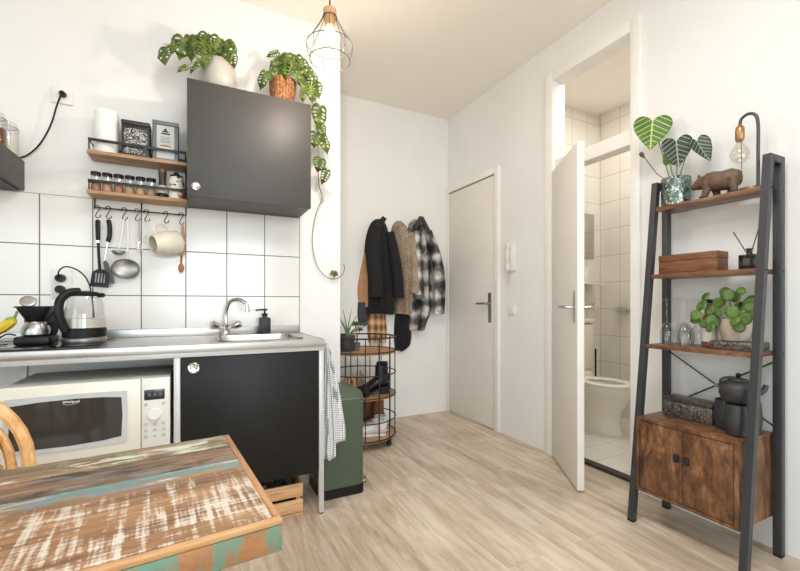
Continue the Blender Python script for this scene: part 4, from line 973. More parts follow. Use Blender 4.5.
# ------------------------------------------------------------------ ladder shelf
LS0, LS1 = .80, 1.25
def fx(z): return 1.867 + .193 * z / 1.655                # front edge of the leaning posts
t = thing('ladder_shelf', 'ladder shelf with dark metal posts and a rustic wood cabinet, against the right wall', 'shelf', (2.02, 1.02, 0))
for y in (LS0, LS1):
    m = MB(); m.loft([[(fx(z), y - .0135, z), (fx(z) + .03, y - .0135, z), (fx(z) + .03, y + .0135, z), (fx(z), y + .0135, z)] for z in (.012, 1.655)])
    p = m.build('front_post', POST, t, world=True)
    m = MB(); m.box(fx(0) + .002, fx(0) + .030, y - .014, y + .014, 0, .0115); m.build('foot', RUBBER, p, world=True)
    m = MB(); m.box(2.148, 2.178, y - .015, y + .015, .012, 1.655, .0008); p = m.build('back_post', POST, t, world=True)
    m = MB(); m.box(2.149, 2.177, y - .014, y + .014, 0, .0115); m.build('foot', RUBBER, p, world=True)
    m = MB(); m.box(fx(1.655) + .031, 2.147, y - .015, y + .015, 1.625, 1.655, .0008); m.build('top_bar', POST, t, world=True)
SZ = (1.527, 1.192, .852)
for z in SZ:
    m = MB(); m.box(fx(z) + .002, 2.172, LS0 + .0155, LS1 - .0155, z - .02, z, .0012); m.build('shelf_board', RSHELF, t, world=True)
    for y, s in ((LS0, -1), (LS1, 1)):
        for x in (fx(z) + .015, 2.163):
            m = MB(); m.lathe([(.004, s * .0152), (.004, s * .0172), (.001, s * .018)], (x, y, z - .01), 10, axis='y'); m.build('bolt', BLACKM, t, world=True)
m = MB()
CB0, CB1, CBX, CBZ0, CBZ1 = .822, 1.2345, 1.892, .158, .508
m.box(CBX + .016, 2.172, CB0, CB1, CBZ0, CBZ0 + .015); m.box(CBX, 2.172, CB0, CB1, CBZ1 - .015, CBZ1, .001)
m.box(CBX + .016, 2.172, CB0, CB0 + .015, CBZ0 + .0152, CBZ1 - .0152); m.box(CBX + .016, 2.172, CB1 - .015, CB1, CBZ0 + .0152, CBZ1 - .0152); m.box(2.16, 2.172, CB0 + .0152, CB1 - .0152, CBZ0 + .0152, CBZ1 - .0152)
m.box(CBX, CBX + .0155, CB0, CB0 + .016, CBZ0, CBZ1 - .0152); m.box(CBX, CBX + .0155, CB1 - .016, CB1, CBZ0, CBZ1 - .0152); m.box(CBX, CBX + .0155, CB0 + .0162, CB1 - .0162, CBZ0, CBZ0 + .014)
cab = m.build('cabinet', RUSTIC, t, world=True)
ym = (CB0 + CB1) / 2
for a, b, ky in ((CB0 + .0185, ym - .0012, ym - .022), (ym + .0012, CB1 - .0185, ym + .022)):
    m = MB(); m.box(CBX + .001, CBX + .0145, a, b, CBZ0 + .0165, CBZ1 - .0175, .001); dd = m.build('cabinet_door', RUSTIC, t, world=True)
    m = MB(); m.box(CBX - .016, CBX + .0008, ky - .009, ky + .009, .352, .386, .003); m.build('knob', BLACKM, dd, world=True)
for (y0, z0), (y1, z1) in (((1.235, .805), (.815, .535)), ((.815, .805), (1.235, .535))):
    m = MB(); m.tube([(2.163, y0, z0), (2.163, y1, z1)], .0035, 8); m.build('cross_brace', BLACKM, t, world=True)
m = MB(); m.lathe([(.009, 2.155), (.009, 2.171)], (0, 1.025, .670), 14, axis='x'); m.build('brace_disc', STEEL_D, t, world=True)

# --- leaves
def heart_leaf(m, base, L, W, ang, pitch=0., yaw=0., cup=.25, curl=.15):
    """heart-shaped leaf; base = where the stalk joins, ang turns the tip from straight down (0) to sideways, UV: v along, u across"""
    uvl = m.bm.loops.layers.uv.verify()
    X = Matrix.Translation(base) @ Matrix.Rotation(yaw, 4, 'Z') @ Matrix.Rotation(pitch, 4, 'X') @ Matrix.Rotation(ang, 4, 'Y')
    half = [(0, 0), (.07, .09), (.19, .155), (.32, .15), (.44, .06), (.5, -.1), (.475, -.28), (.39, -.48), (.26, -.68), (.12, -.86), (0, -1.)]
    R = [(p.x, p.z) for p in smooth_path([(x, 0, z) for x, z in half], 4)]
    ring = R + [(-x, z) for x, z in R[-2:0:-1]]
    def pt(x, z):   # x, z in leaf units; folded along the midrib, tip curling
        return m._raw(X @ Vector((x * W, -cup * abs(x) * W * .8 + curl * L * (z * z) + .02 * L * math.sin(14 * z) * abs(x), z * L)))
    K = 7; prev = None; cz = -.30
    for k in range(K + 1):
        f_ = k / K
        cur = [(pt(x * f_, cz + (z - cz) * f_), (x * f_ + .5, -(cz + (z - cz) * f_))) for x, z in ring] if k else [(pt(0, cz), (.5, -cz))]
        n = len(ring)
        for i in range(n):
            j = (i + 1) % n
            q = [cur[i], cur[j], prev[j], prev[i]] if k > 1 else ([cur[i], cur[j], prev[0]] if k == 1 else None)
            if q:
                f = m._f([p[0] for p in q])
                if f:
                    for l, p in zip(f.loops, q): l[uvl].uv = p[1]
        prev = cur
MB._raw = lambda s, p: s.bm.verts.new(p)
def holey_leaf(m, c, L, W, ang, pitch=0., yaw=0., curl=.2, pairs=4):
    """perforated climbing-plant leaf, centre c: pointed heart outline, rows of slanted slits, folded a little along the midrib"""
    X = Matrix.Translation(c) @ Matrix.Rotation(yaw, 4, 'Z') @ Matrix.Rotation(pitch, 4, 'X') @ Matrix.Rotation(ang, 4, 'Y')
    right = [(.03, .44), (.14, .52), (.30, .49), (.43, .37), (.49, .20), (.47, .02), (.40, -.15), (.28, -.31), (.14, -.44), (.04, -.55), (0, -.62)]
    wob = [1 + random.uniform(-.05, .05) for _ in right]
    out = [(0, .40 * L)] + [(x * W * k, z * L) for (x, z), k in zip(right, wob)] + [(-x * W * k, z * L) for (x, z), k in list(zip(right, wob))[-2::-1]]
    holes = []
    for k in range(pairs):
        z = L * (.30 - .17 * k); half = W * (.125, .145, .125, .085)[k]; cx0 = W * (.235, .26, .24, .175)[k]
        for sd in (-1, 1):
            h = []
            for q in range(8):
                b = 2 * PI * q / 8; px = half * math.cos(b)
                h.append((sd * (cx0 + px), z - .30 * px + .046 * L * math.sin(b) * (1.15 - .3 * math.cos(b))))
            holes.append(h)
    polys = [[Vector((p[0], p[1], 0)) for p in pl] for pl in [out] + holes]
    P = [p for pl in polys for p in pl]
    V = [m._raw(X @ Vector((p.x, curl * L * ((p.y / L - .3) ** 2) + .42 * abs(p.x) * (.6 + .4 * math.sin(9 * p.y / L)) - .08 * W, p.y))) for p in P]
    for a, b, d in tessellate_polygon(polys): m._f([V[a], V[b], V[d]])
def stalk(m, a, b, sag=.03, r=.0016):
    a, b = Vector(a), Vector(b); mid = (a + b) / 2 + Vector((0, 0, sag)); m.tube(smooth_path([a, mid, b], 5), r, 5)

# --- top shelf: anthurium, bear, lamp
Z1 = SZ[0] + .0012
nt = NT('hammered_metal_reflection'); vo = nt.n('ShaderNodeTexVoronoi'); vo.inputs['Scale'].default_value = 60; nt.t.links.new(nt.coord((1, 1, .7)), vo.inputs['Vector'])
nz = nt.noise(35, 3); nt.bump(vo.outputs['Distance'], .8, .006)
HAM = nt.bsdf(col=nt.ramp(nz, [(.35, (62, 70, 68)), (.48, (132, 140, 138)), (.56, (78, 112, 90)), (.66, (196, 200, 198))]), rough=.25, metal=.75)  # green stop paints a reflection into the silver metal
t = thing('anthurium_plant', 'heart-leaved plant with pale veins in a hammered metal pot on the top shelf', 'plant', (2.115, 1.178, Z1))
m = MB(); m.lathe([(.058, 0), (.062, .003), (.063, .135), (.06, .138), (.056, .135), (.055, .118), (.001, .116)], n=36); pot = m.build('pot', HAM, t)
m = MB(); m.lathe([(.054, .117), (.03, .128), (.001, .132)], n=20); m.build('soil', plain('bark_soil', (128, 84, 54), .95, var=.4, scale=90), pot)
m = MB(); heart_leaf(m, (2.095, 1.280, 1.985), .162, .172, .10, -.12, -.85, .2, -.1); m.build('bright_leaf', LEAF_B, t, world=True, solid=.001, smooth=80)['label'] = 'large bright green leaf'
m = MB(); heart_leaf(m, (2.065, 1.148, 1.828), .142, .125, -.05, -.15, -1.0, .3, -.15); m.build('dark_leaf', LEAF_D, t, world=True, solid=.001, smooth=80)['label'] = 'dark leaf with pale veins'
m = MB(); heart_leaf(m, (2.09, 1.070, 1.805), .125, .085, -.30, -.2, -.8, .5, -.2); m.build('dark_leaf', LEAF_D, t, world=True, solid=.001, smooth=80)
m = MB(); heart_leaf(m, (2.13, 1.215, 1.76), .10, .085, PI * .98, .1, 1.1 - PI / 2, .3, .1); m.build('young_leaf', plain('plain_green_leaf', (104, 138, 62), .5), t, world=True, solid=.001, smooth=80)
m = MB(); p = smooth_path([(2.11, 1.265, 1.71), (2.10, 1.31, 1.79), (2.095, 1.335, 1.83), (2.095, 1.345, 1.845)]); m.tube(p, [.0022] * (len(p) - 10) + [.004, .006, .009, .010, .011, .011, .010, .008, .005, .001], 8); m.build('rolled_leaf', plain('rolled_brown_leaf', (96, 80, 70), .6), t, world=True)
m = MB()
for a, b, sg in (((2.11, 1.20, 1.655), (2.098, 1.281, 1.983), .0), ((2.11, 1.17, 1.655), (2.068, 1.148, 1.82), .0), ((2.115, 1.165, 1.655), (2.092, 1.078, 1.813), .03), ((2.12, 1.19, 1.655), (2.13, 1.215, 1.76), 0), ((2.115, 1.21, 1.655), (2.11, 1.265, 1.712), 0)): stalk(m, a, b, sg, .0024)
m.build('stalks', STEM, t, world=True)

def bear():
    t = thing('bear_figurine', 'carved brown bear figurine walking along the top shelf beside the pot', 'figurine', (2.09, .985, Z1))
    # local: +y towards the head
    m = MB(); m.M = Matrix.Diagonal((1.15, 1., 1.1, 1))
    def secs(S):
        m.loft([[(cx + rx * math.cos(2 * PI * k / 18), y, cz + rz * math.sin(2 * PI * k / 18)) for k in range(18)] for y, cx, cz, rx, rz in S])
    secs([(-.088, 0, .058, .010, .016), (-.080, 0, .060, .024, .030), (-.055, 0, .061, .036, .041), (-.02, 0, .060, .038, .039), (.015, 0, .066, .037, .041), (.035, 0, .071, .033, .037), (.055, 0, .070, .024, .026), (.066, 0, .070, .016, .018)])
    secs([(.045, 0, .072, .022, .024), (.062, 0, .071, .026, .027), (.080, 0, .068, .024, .024), (.090, 0, .063, .017, .016), (.102, 0, .060, .0145, .013), (.108, 0, .060, .008, .008)])
    for s in (-1, 1):
        m.ell((s * .019, .066, .094), (.0085, .006, .0095), 10, 8)
    for x, y, dy in ((-.018, -.062, -.012), (.018, -.05, .014), (-.018, .03, .016), (.018, .022, -.012)):
        p = [(x, y, .062), (x, y + dy * .3, .035), (x, y + dy * .7, .014), (x, y + dy, .007)]
        m.tube(p, [.021, .0165, .013, .0125], 12); m.ell((x, y + dy + .006, .0065), (.0125, .017, .0063), 12, 8)
    o = m.build('body', plain('carved_brown_wood', (98, 76, 60), .55, var=.35, scale=40, bump=.3), t)
    r = o.modifiers.new('remesh', 'REMESH'); r.mode = 'VOXEL'; r.voxel_size = .0028; r.use_smooth_shade = True
    s = o.modifiers.new('smooth', 'SMOOTH'); s.factor = .5; s.iterations = 3
    m = MB(); m.M = Matrix.Diagonal((1.15, 1., 1.1, 1)); m.ell((0, .1075, .064), (.0055, .004, .0045), 10, 8)
    for sx in (-1, 1): m.ell((sx * .0135, .0885, .0765), (.0025, .0025, .0028), 8, 6)
    m.build('nose_and_eyes', BLACKP, t)
bear()
t = thing('table_lamp', 'small hook-shaped table lamp with bare bulb and pull chain on the top shelf', 'lamp', (2.105, .868, Z1))
m = MB(); m.lathe([(.042, 0), (.044, .003), (.042, .012), (.01, .014)], n=32); m.build('base', plain('lamp_base_metal', (120, 104, 88), .4, .5), t)
m = MB(); m.tube(smooth_path([(0, -.022, .0145), (0, -.022, .15), (0, -.022, .27), (0, -.013, .315), (0, .012, .33), (0, .036, .318), (0, .042, .29)]), .0062, 10); m.build('arm', GREYM, t)
m = MB(); m.lathe([(.008, .292), (.014, .286), (.0165, .275), (.0165, .232), (.0135, .226), (.012, .222)], (0, .042, 0), 20); sk = m.build('socket', plain('aged_brass', (168, 132, 88), .35, .8), t)
m = MB(); m.lathe([(.011, .2215), (.014, .21), (.030, .185), (.034, .165), (.030, .145), (.016, .134), (.001, .132)], (0, .042, 0), 28); m.build('bulb', glass('bulb_glass', (252, 248, 240), .08, 1.6, .06), sk)
m = MB(); m.tube([(-.012, .032, .235), (-.013, .030, .09)], .0012, 5); m.ell((-.013, .030, .086), (.003, .003, .005), 8, 6); m.build('pull_chain', plain('dark_brass', (92, 76, 58), .4, .7), t)
# --- second shelf: box, diffuser
Z2 = SZ[1] + .0012
t = thing('wooden_box', 'carved reddish-brown wooden box on the second shelf', 'box', (2.085, 1.09, Z2))
m = MB(); m.box(-.048, .048, -.125, .125, 0, .058, .002); m.build('body', BOXW, t)
m = MB(); m.box(-.049, .049, -.126, .126, .0585, .090, .003); m.build('lid', BOXW, t)
t = thing('reed_diffuser', 'black reed diffuser bottle with two dark sticks on the second shelf', 'diffuser', (2.08, .865, Z2))
m = MB(); m.box(-.026, .026, -.030, .030, 0, .062, .005); m.lathe([(.012, .0621), (.010, .066), (.010, .082), (.013, .084), (.013, .088), (.009, .088)], n=18); bt = m.build('bottle', plain('black_glass', (24, 24, 25), .08), t)
m = MB(); m.box(-.0275, -.0263, -.012, .012, .016, .044, .0003); m.build('label', plain('brown_label', (92, 74, 58), .6), bt)
m = MB(); m.tube([(0, 0, .05), (-.006, .055, .165)], .002, 6); m.tube([(0, 0, .05), (.0, -.035, .18)], .002, 6); m.build('reeds', BLACKM, t)
# --- third shelf: upturned glasses, bottle, plant on a patterned box
Z3 = SZ[2] + .0012
def wine_glass_parts(t, bell=1.):
    m = MB(); m.lathe([(.030 * bell, 0), (.036 * bell, .035), (.034 * bell, .065), (.018, .095), (.0045, .108), (.0035, .12), (.0035, .20), (.006, .212), (.032, .217), (.033, .2195), (.003, .2205)][::1], n=28, caps=False)
    m.lathe([(.029 * bell, 0), (.0345 * bell, .035), (.0325 * bell, .065), (.0165, .093), (.001, .104)], n=28, caps=False)
    m.build('glass', CLEAR, t)
spots = [(2.03, 1.172, .80, 'narrow upturned stem glass at the left front of the third shelf'), (2.035, 1.092, 1., 'wide upturned wine glass at the front of the third shelf beside the amber bottle'), (2.12, 1.15, 1., 'upturned wine glass at the back of the third shelf behind the narrow glass'), (2.115, 1.075, 1., 'upturned wine glass at the back of the third shelf by the cross brace')]
for k, (x, y, b, lb) in enumerate(spots):
    t = thing('wine_glass', lb, 'glass', (x, y, Z3), 0, 'upturned stem glasses on the third shelf'); wine_glass_parts(t, b)
t = thing('amber_bottle', 'brown glass bottle with pale label behind the plant on the third shelf', 'bottle', (2.075, 1.012, Z3))
m = MB(); m.lathe([(.026, 0), (.029, .004), (.029, .125), (.02, .15), (.012, .165), (.012, .195), (.001, .196)], n=28); m.build('bottle', plain('brown_bottle', (126, 70, 38), .1, var=.15), t)
m = MB(); m.lathe([(.0296, .025), (.0299, .026), (.0299, .085), (.0296, .086)], n=28, caps=False); m.build('label', plain('cream_label', (226, 216, 202), .7), t)
m = MB(); m.lathe([(.0135, .1965), (.0135, .215), (.001, .216)], n=20); m.build('cap', BLACKP, t)
nt = NT('embossed_silver_box'); vo = nt.n('ShaderNodeTexVoronoi'); vo.inputs['Scale'].default_value = 55; nt.t.links.new(nt.coord((1, 1, 1.4)), vo.inputs['Vector']); nz = nt.noise(170, 4); nt.bump(vo.outputs['Distance'], .6, .004)
EMB = nt.bsdf(col=nt.ramp(nz, [(.35, (62, 57, 54)), (.52, (112, 105, 98)), (.66, (166, 159, 150))]), rough=.35, metal=.6)
t = thing('patterned_box', 'flat dark patterned box under the potted plant on the third shelf', 'box', (2.085, .915, Z3))
m = MB(); m.box(-.062, .062, -.092, .070, 0, .034, .003); m.build('body', EMB, t)
t = thing('pilea_plant', 'round-leaved green plant in a beige pot standing on the flat patterned box', 'plant', (2.075, .915, Z3 + .0348))
m = MB(); m.lathe([(.038, 0), (.044, .004), (.056, .045), (.058, .085), (.057, .098), (.053, .098), (.053, .085), (.001, .083)], n=32); m.build('pot', plain('beige_stone_glaze', (182, 170, 154), .4, var=.12, scale=25), t)
m = MB(); sm = MB(); random.seed(12)
PL = [(-.075, .115, .112, .031), (-.06, .10, .155, .034), (-.04, .045, .165, .030), (-.05, .005, .20, .034), (-.03, -.035, .215, .024), (-.035, -.07, .165, .036), (-.06, -.06, .10, .036), (-.062, .055, .085, .038), (-.065, -.02, .125, .034), (-.058, -.095, .12, .026), (-.07, .025, .125, .024), (-.03, .10, .195, .026), (-.066, -.045, .065, .03), (.02, .06, .17, .03), (.03, -.05, .18, .03), (-.065, .09, .075, .024), (.0, 0, .19, .03), (.03, .0, .15, .03)]
for dx, dy, dz, r in PL + [(-.07, -.03, .09, .03), (-.05, .07, .13, .028), (-.055, -.075, .15, .03), (-.02, .03, .215, .028), (-.075, .06, .06, .03), (-.06, .125, .09, .026)]:
    r *= .74
    X = Matrix.Translation((dx, dy, dz)) @ Matrix.Rotation(-1.15 + random.uniform(-.35, .35), 4, 'Y') @ Matrix.Rotation(random.uniform(-.4, .4), 4, 'X')
    m.M = X; rings = []
    m.lathe([(r, -.004), (r * .96, -.0015), (r * .6, .002), (.001, .0005), ][::1] + [(r * .6, .0035), (r * .96, .0), (r, -.0035)], n=18, caps=False, sx=1.08)
    stalk(sm, (0, 0, .085), (dx, dy, dz), .015, .0016)
m.M = Matrix.Identity(4)
m.build('leaves', LEAF_P, t, smooth=60); sm.build('stalks', STEM, t)
# --- on the cabinet: embossed box, cups, teapot
Z4 = CBZ1 + .0012
t = thing('embossed_box', 'long embossed dark silver box on top of the rustic cabinet', 'box', (2.085, 1.09, Z4))
m = MB(); m.box(-.045, .045, -.105, .105, 0, .070, .003); m.build('body', EMB, t)
m = MB(); m.box(-.0465, .0465, -.1065, .1065, .0705, .092, .004); m.build('lid', plain('dark_silver_lid', (86, 80, 74), .35, .6, var=.3, scale=60), t)
CUP = plain('black_stoneware', (50, 50, 51), .45, var=.12)
CUPL = [(2.045, .938, 'black stoneware cup beside the embossed box, left of the front cup'), (1.978, .868, 'black stoneware cup at the front edge of the rustic cabinet top'), (2.082, .862, 'black stoneware cup right of the others, near the back post')]
for x, y, lb in CUPL:
    t = thing('stoneware_cup', lb, 'cup', (x, y, Z4), 0, 'black cups under the teapot')
    m = MB(); m.lathe([(.029, 0), (.032, .003), (.038, .04), (.0385, .072), (.034, .126), (.0325, .127), (.0315, .126), (.036, .072), (.035, .04), (.029, .008), (.001, .007)], n=32); m.build('body', CUP, t)
t = thing('black_teapot', 'round black teapot standing on the rims of the black cups', 'teapot', (2.03, .882, Z4 + .1282))
m = MB(); m.lathe([(.045, 0), (.057, .004), (.067, .034), (.066, .062), (.050, .084), (.032, .091)], n=36)
m.build('body', CUP, t)
m = MB(); m.lathe([(.036, .0915), (.032, .097), (.01, .102), (.005, .104)], n=28); m.build('lid', CUP, t)
m = MB(); m.ell((0, 0, .112), (.010, .010, .0095), 16, 10); m.build('lid_knob', BLACKP, t)
m = MB(); p = smooth_path([(.03, -.050, .04), (.042, -.068, .058), (.046, -.074, .08)]); m.tube(p, [.014 - .0055 * i / (len(p) - 1) for i in range(len(p))], 10); m.build('spout', CUP, t)
m = MB(); m.tube(smooth_path([(-.035, .05, .065), (-.036, .046, .09), (-.026, .03, .10), (-.015, .005, .102)]), .006, 8); m.build('handle', CUP, t)

# ------------------------------------------------------------------ plants on the wall cabinet
ZC = 2.1812
t = thing('monstera_plant', 'holed-leaf plant in a round grey-white pot on top of the wall cabinet', 'plant', (.108, 2.43, ZC))
m = MB(); m.lathe([(.06, 0), (.066, .004), (.09, .05), (.096, .095), (.090, .145), (.068, .185), (.060, .19), (.056, .186), (.08, .145), (.001, .15)], n=40); m.build('pot', POTC, t)
L1 = [(-.142, 2.36, 2.307, .105, .085, -.15), (-.065, 2.36, 2.365, .105, .09, .1), (-.018, 2.35, 2.375, .125, .1, 0.1), (.045, 2.37, 2.442, .09, .075, .3), (.033, 2.33, 2.345, .135, .10, -.05), (.098, 2.36, 2.425, .095, .08, .35), (.148, 2.35, 2.405, .12, .09, -.25), (-.008, 2.31, 2.252, .07, .055, .4), (-.060, 2.30, 2.226, .055, .04, .8), (.182, 2.37, 2.445, .085, .045, -.2), (.02, 2.4, 2.43, .09, .08, .2), (.125, 2.43, 2.44, .10, .08, -.1), (-.03, 2.42, 2.42, .10, .08, .1), (.07, 2.42, 2.40, .11, .09, 0), (.178, 2.35, 2.36, .075, .05, -.1), (-.10, 2.38, 2.375, .08, .06, .3)]
def plant_leaves(t, L, origin, seed, extra=()):
    random.seed(seed); m = MB(); s = MB()
    for x, y, z, l, w, a in L:
        holey_leaf(m, (x, y, z), l * 1.02, w * 1.08, a, random.uniform(-.55, .1), -.15 + random.uniform(-.6, .6), .3)
        stalk(s, (origin[0] + random.uniform(-.02, .02), origin[1] + random.uniform(-.02, .02), origin[2]), (x + .5 * l * math.sin(a) , y, z + .46 * l * math.cos(a)), .04, .0016)
    for p, r in extra: s.tube(smooth_path(p), r, 6)
    m.build('leaves', LEAF_M, t, world=True, smooth=80, solid=.0008); s.build('stems', STEM, t, world=True)
plant_leaves(t, L1, (.108, 2.43, 2.33), 4)
nt = NT('woven_seagrass'); xyz = nt.sep(nt.coord()); at_ = nt.math('ARCTAN2', xyz[1], xyz[0])
wv = nt.math('SINE', nt.math('ADD', nt.math('MULTIPLY', at_, 26.), nt.math('MULTIPLY', nt.math('SINE', nt.math('MULTIPLY', xyz[2], 420.)), 1.5)))
nz = nt.noise(60, 4); kk = nt.math('ADD', nt.math('MULTIPLY', wv, .12), nz); nt.bump(kk, .5, .006)
BASK = nt.bsdf(col=nt.ramp(kk, [(.3, (96, 60, 34)), (.5, (142, 94, 58)), (.72, (178, 130, 88))]), rough=.8)
t = thing('trailing_plant', 'holed-leaf plant in a woven basket, its long vine trailing down the wall', 'plant', (.454, 2.43, ZC))
m = MB(); m.lathe([(.054, 0), (.06, .004), (.074, .10), (.078, .165), (.073, .165), (.068, .12), (.001, .118)], n=36); m.build('basket', BASK, t)
L2 = [(.389, 2.36, 2.455, .07, .05, 1.2), (.400, 2.36, 2.415, .085, .06, .7), (.458, 2.36, 2.44, .10, .085, .1), (.499, 2.34, 2.39, .11, .085, -.1), (.335, 2.36, 2.30, .10, .075, .35), (.375, 2.34, 2.335, .075, .06, .5), (.555, 2.36, 2.42, .10, .08, -.4), (.605, 2.35, 2.385, .11, .08, -.5), (.560, 2.33, 2.315, .115, .085, -.1), (.597, 2.32, 2.265, .095, .075, -.1), (.640, 2.36, 2.315, .09, .065, -.2), (.445, 2.33, 2.375, .11, .08, .1), (.529, 2.37, 2.445, .10, .075, -.2), (.48, 2.42, 2.45, .10, .08, 0), (.42, 2.4, 2.40, .10, .08, .4), (.575, 2.4, 2.36, .10, .08, -.3), (.545, 2.31, 2.24, .07, .05, .2),
      (.672, 2.43, 2.195, .135, .105, .05), (.647, 2.44, 2.05, .10, .085, .15), (.705, 2.44, 2.04, .125, .095, -.25), (.678, 2.45, 1.905, .085, .095, .2), (.715, 2.46, 1.84, .095, .06, .35), (.690, 2.44, 2.115, .08, .06, -.4)]
vine = [(.54, 2.43, 2.37), (.60, 2.42, 2.36), (.655, 2.44, 2.26), (.67, 2.46, 2.09), (.68, 2.48, 1.90), (.70, 2.54, 1.80), (.723, 2.55, 1.73), (.683, 2.56, 1.61), (.663, 2.565, 1.45), (.687, 2.565, 1.31), (.733, 2.565, 1.24), (.79, 2.565, 1.21), (.848, 2.56, 1.225), (.872, 2.55, 1.27), (.868, 2.55, 1.31)]
m = MB(); m.tube(smooth_path(vine), .0026, 6); m.tube([(.72, 2.55, 1.73), (.735, 2.55, 1.715), (.72, 2.55, 1.69)], .0016, 5); m.build('vine', STEM_B, t, world=True)
plant_leaves(t, L2[:17], (.454, 2.43, 2.30), 9)
random.seed(5); m = MB()
for x, y, z, l, w, a in L2[17:]: holey_leaf(m, (x, y, z), l, w, a, random.uniform(-.3, .1), -.1 + random.uniform(-.4, .4), .2)
for x, z, a in ((.793, 1.248, .9), (.818, 1.246, -.8), (.806, 1.238, .1)): holey_leaf(m, (x, 2.555, z), .036, .03, a, -.1, .2, .2, 0) 
m.build('vine_leaves', LEAF_M, t, world=True, smooth=80, solid=.0008)

# ------------------------------------------------------------------ pendant lamp
PX, PY = .573, 1.888
t = thing('pendant_lamp', 'pendant lamp with black wire cage and wooden cap hanging over the counter end', 'lamp', (PX, PY, 2.05))
m = MB(); m.tube([(0, 0, .4095), (0, 0, CZ - 2.05 - .012)], .0035, 8); m.build('cord', BLACKP, t)
m = MB(); m.lathe([(.05, CZ - 2.05 - .03), (.055, CZ - 2.05 - .022), (.055, CZ - 2.05 - .001)], n=24); m.build('ceiling_rose', BLACKM, t)
CAPW = wood('pale_cap_wood', (176, 130, 84), (200, 156, 108), (218, 178, 132), 'z', 20, .5)
m = MB(); m.lathe([(.014, .409), (.031, .405), (.031, .368), (.027, .365), (.024, .335), (.019, .330)], n=28); cp = m.build('cap', CAPW, t)
t2 = NT('warm_bulb'); f = t2.noise(5, 1); BULB = t2.bsdf(col=t2.ramp(f, [(0, (255, 226, 180)), (1, (255, 232, 190))]), rough=.3, emit=lin((255, 218, 160)), estr=5.)
m = MB(); m.lathe([(.013, .3295), (.015, .32), (.027, .295), (.031, .275), (.027, .256), (.012, .245), (.001, .243)], n=28); m.build('bulb', BULB, cp)
m = MB(); NC = 9
prof = [(.032, .372), (.040, .352), (.070, .298), (.098, .256), (.1085, .236), (.109, .215), (.104, .188), (.096, .164)]
for k in range(NC):
    a = 2 * PI * (k + .3) / NC; m.tube(smooth_path([(r * math.cos(a), r * math.sin(a), z) for r, z in prof], 3), .0017, 5)
for r, z in ((.0325, .372), (.1088, .236), (.096, .164)): m.tube(circle((0, 0, z), r, 36), .0019, 6, True)
m.build('wire_cage', BLACKM, t)

# ------------------------------------------------------------------ reclaimed table
TZ = .72
t = thing('reclaimed_wood_table', 'table of reclaimed boards with flaking white, teal and green paint in the foreground', 'table', (.074, 1.109, 0), math.radians(5.5))
LEN, WID = 1.15, .473
OR = wood('orange_edge_wood', (150, 104, 62), (186, 138, 90), (206, 164, 118), 'x', 5, .4)
ORY = wood('orange_end_wood', (146, 100, 60), (180, 132, 86), (200, 158, 112), 'y', 5, .4)
B1 = mat_painted_board('board_green_flakes', [(70, 56, 44), (116, 94, 72), (160, 136, 108)], [((132, 148, 110), .525, 5, 14), ((208, 204, 188), .56, 5, 16)], seed=1.3)
B2 = mat_painted_board('board_dark_brown', [(58, 48, 42), (104, 84, 66), (156, 116, 80)], [((122, 122, 124), .535, 3, 16), ((182, 126, 76), .56, 3, 12), ((44, 36, 32), .575, 4, 14)], seed=4.1)
B3 = mat_painted_board('board_teal_stripe', [(104, 86, 68), (138, 116, 92), (166, 142, 114)], [((96, 140, 136), .53, 4, 14), ((190, 200, 202), .535, 3.5, 18), ((110, 128, 146), .575, 4, 16)], seed=7.7)
B4 = mat_painted_board('board_white_scratches', [(92, 64, 42), (142, 104, 70), (176, 138, 98)], [((212, 202, 186), .525, 5, 7)], scratch=True, seed=2.2)
BS = mat_painted_board('edge_teal_flakes', [(126, 84, 52), (166, 116, 74), (190, 144, 98)], [((92, 138, 120), .44, 14, 3)], seed=5.5)
for y0, y1, mt in ((-.085, -.0003, B1), (-.185, -.0853, B2), (-.235, -.1853, B3), (-.459, -.2353, B4)):
    m = MB(); m.box(-LEN, -.0125, y0, y1, TZ - .02, TZ, .0008); m.build('board', mt, t)
m = MB(); m.box(-LEN, 0, -WID, -.4593, TZ - .009, TZ, .002); m.build('edge_strip', OR, t)
m = MB(); m.box(-.0122, 0, -.459, 0, TZ - .009, TZ, .002); m.build('end_strip', ORY, t)
m = MB(); m.box(-LEN, -.0, -WID, -WID + .0135, TZ - .050, TZ - .0093, .002); m.build('front_rail', BS, t)
m = MB(); m.box(-LEN, -.0, -.02, 0, TZ - .050, TZ - .0203, .002); m.build('back_rail', BS, t)
m = MB(); m.box(-.012, 0, -WID + .0137, -.0202, TZ - .050, TZ - .0093, .002); m.build('end_rail', ORY, t)
m = MB(); m.box(-LEN, -LEN + .02, -WID + .0202, -.0202, TZ - .050, TZ - .0203, .002); m.build('end_rail', ORY, t)
DKL = wood('table_leg_wood', (110, 70, 42), (142, 96, 60), (168, 120, 80), 'z')
for x in (-LEN + .05, -.13):
    for y in (-WID + .045, -.095):
        m = MB(); m.box(x, x + .05, y, y + .05, 0, TZ - .0505, .003); m.build('leg', DKL, t)

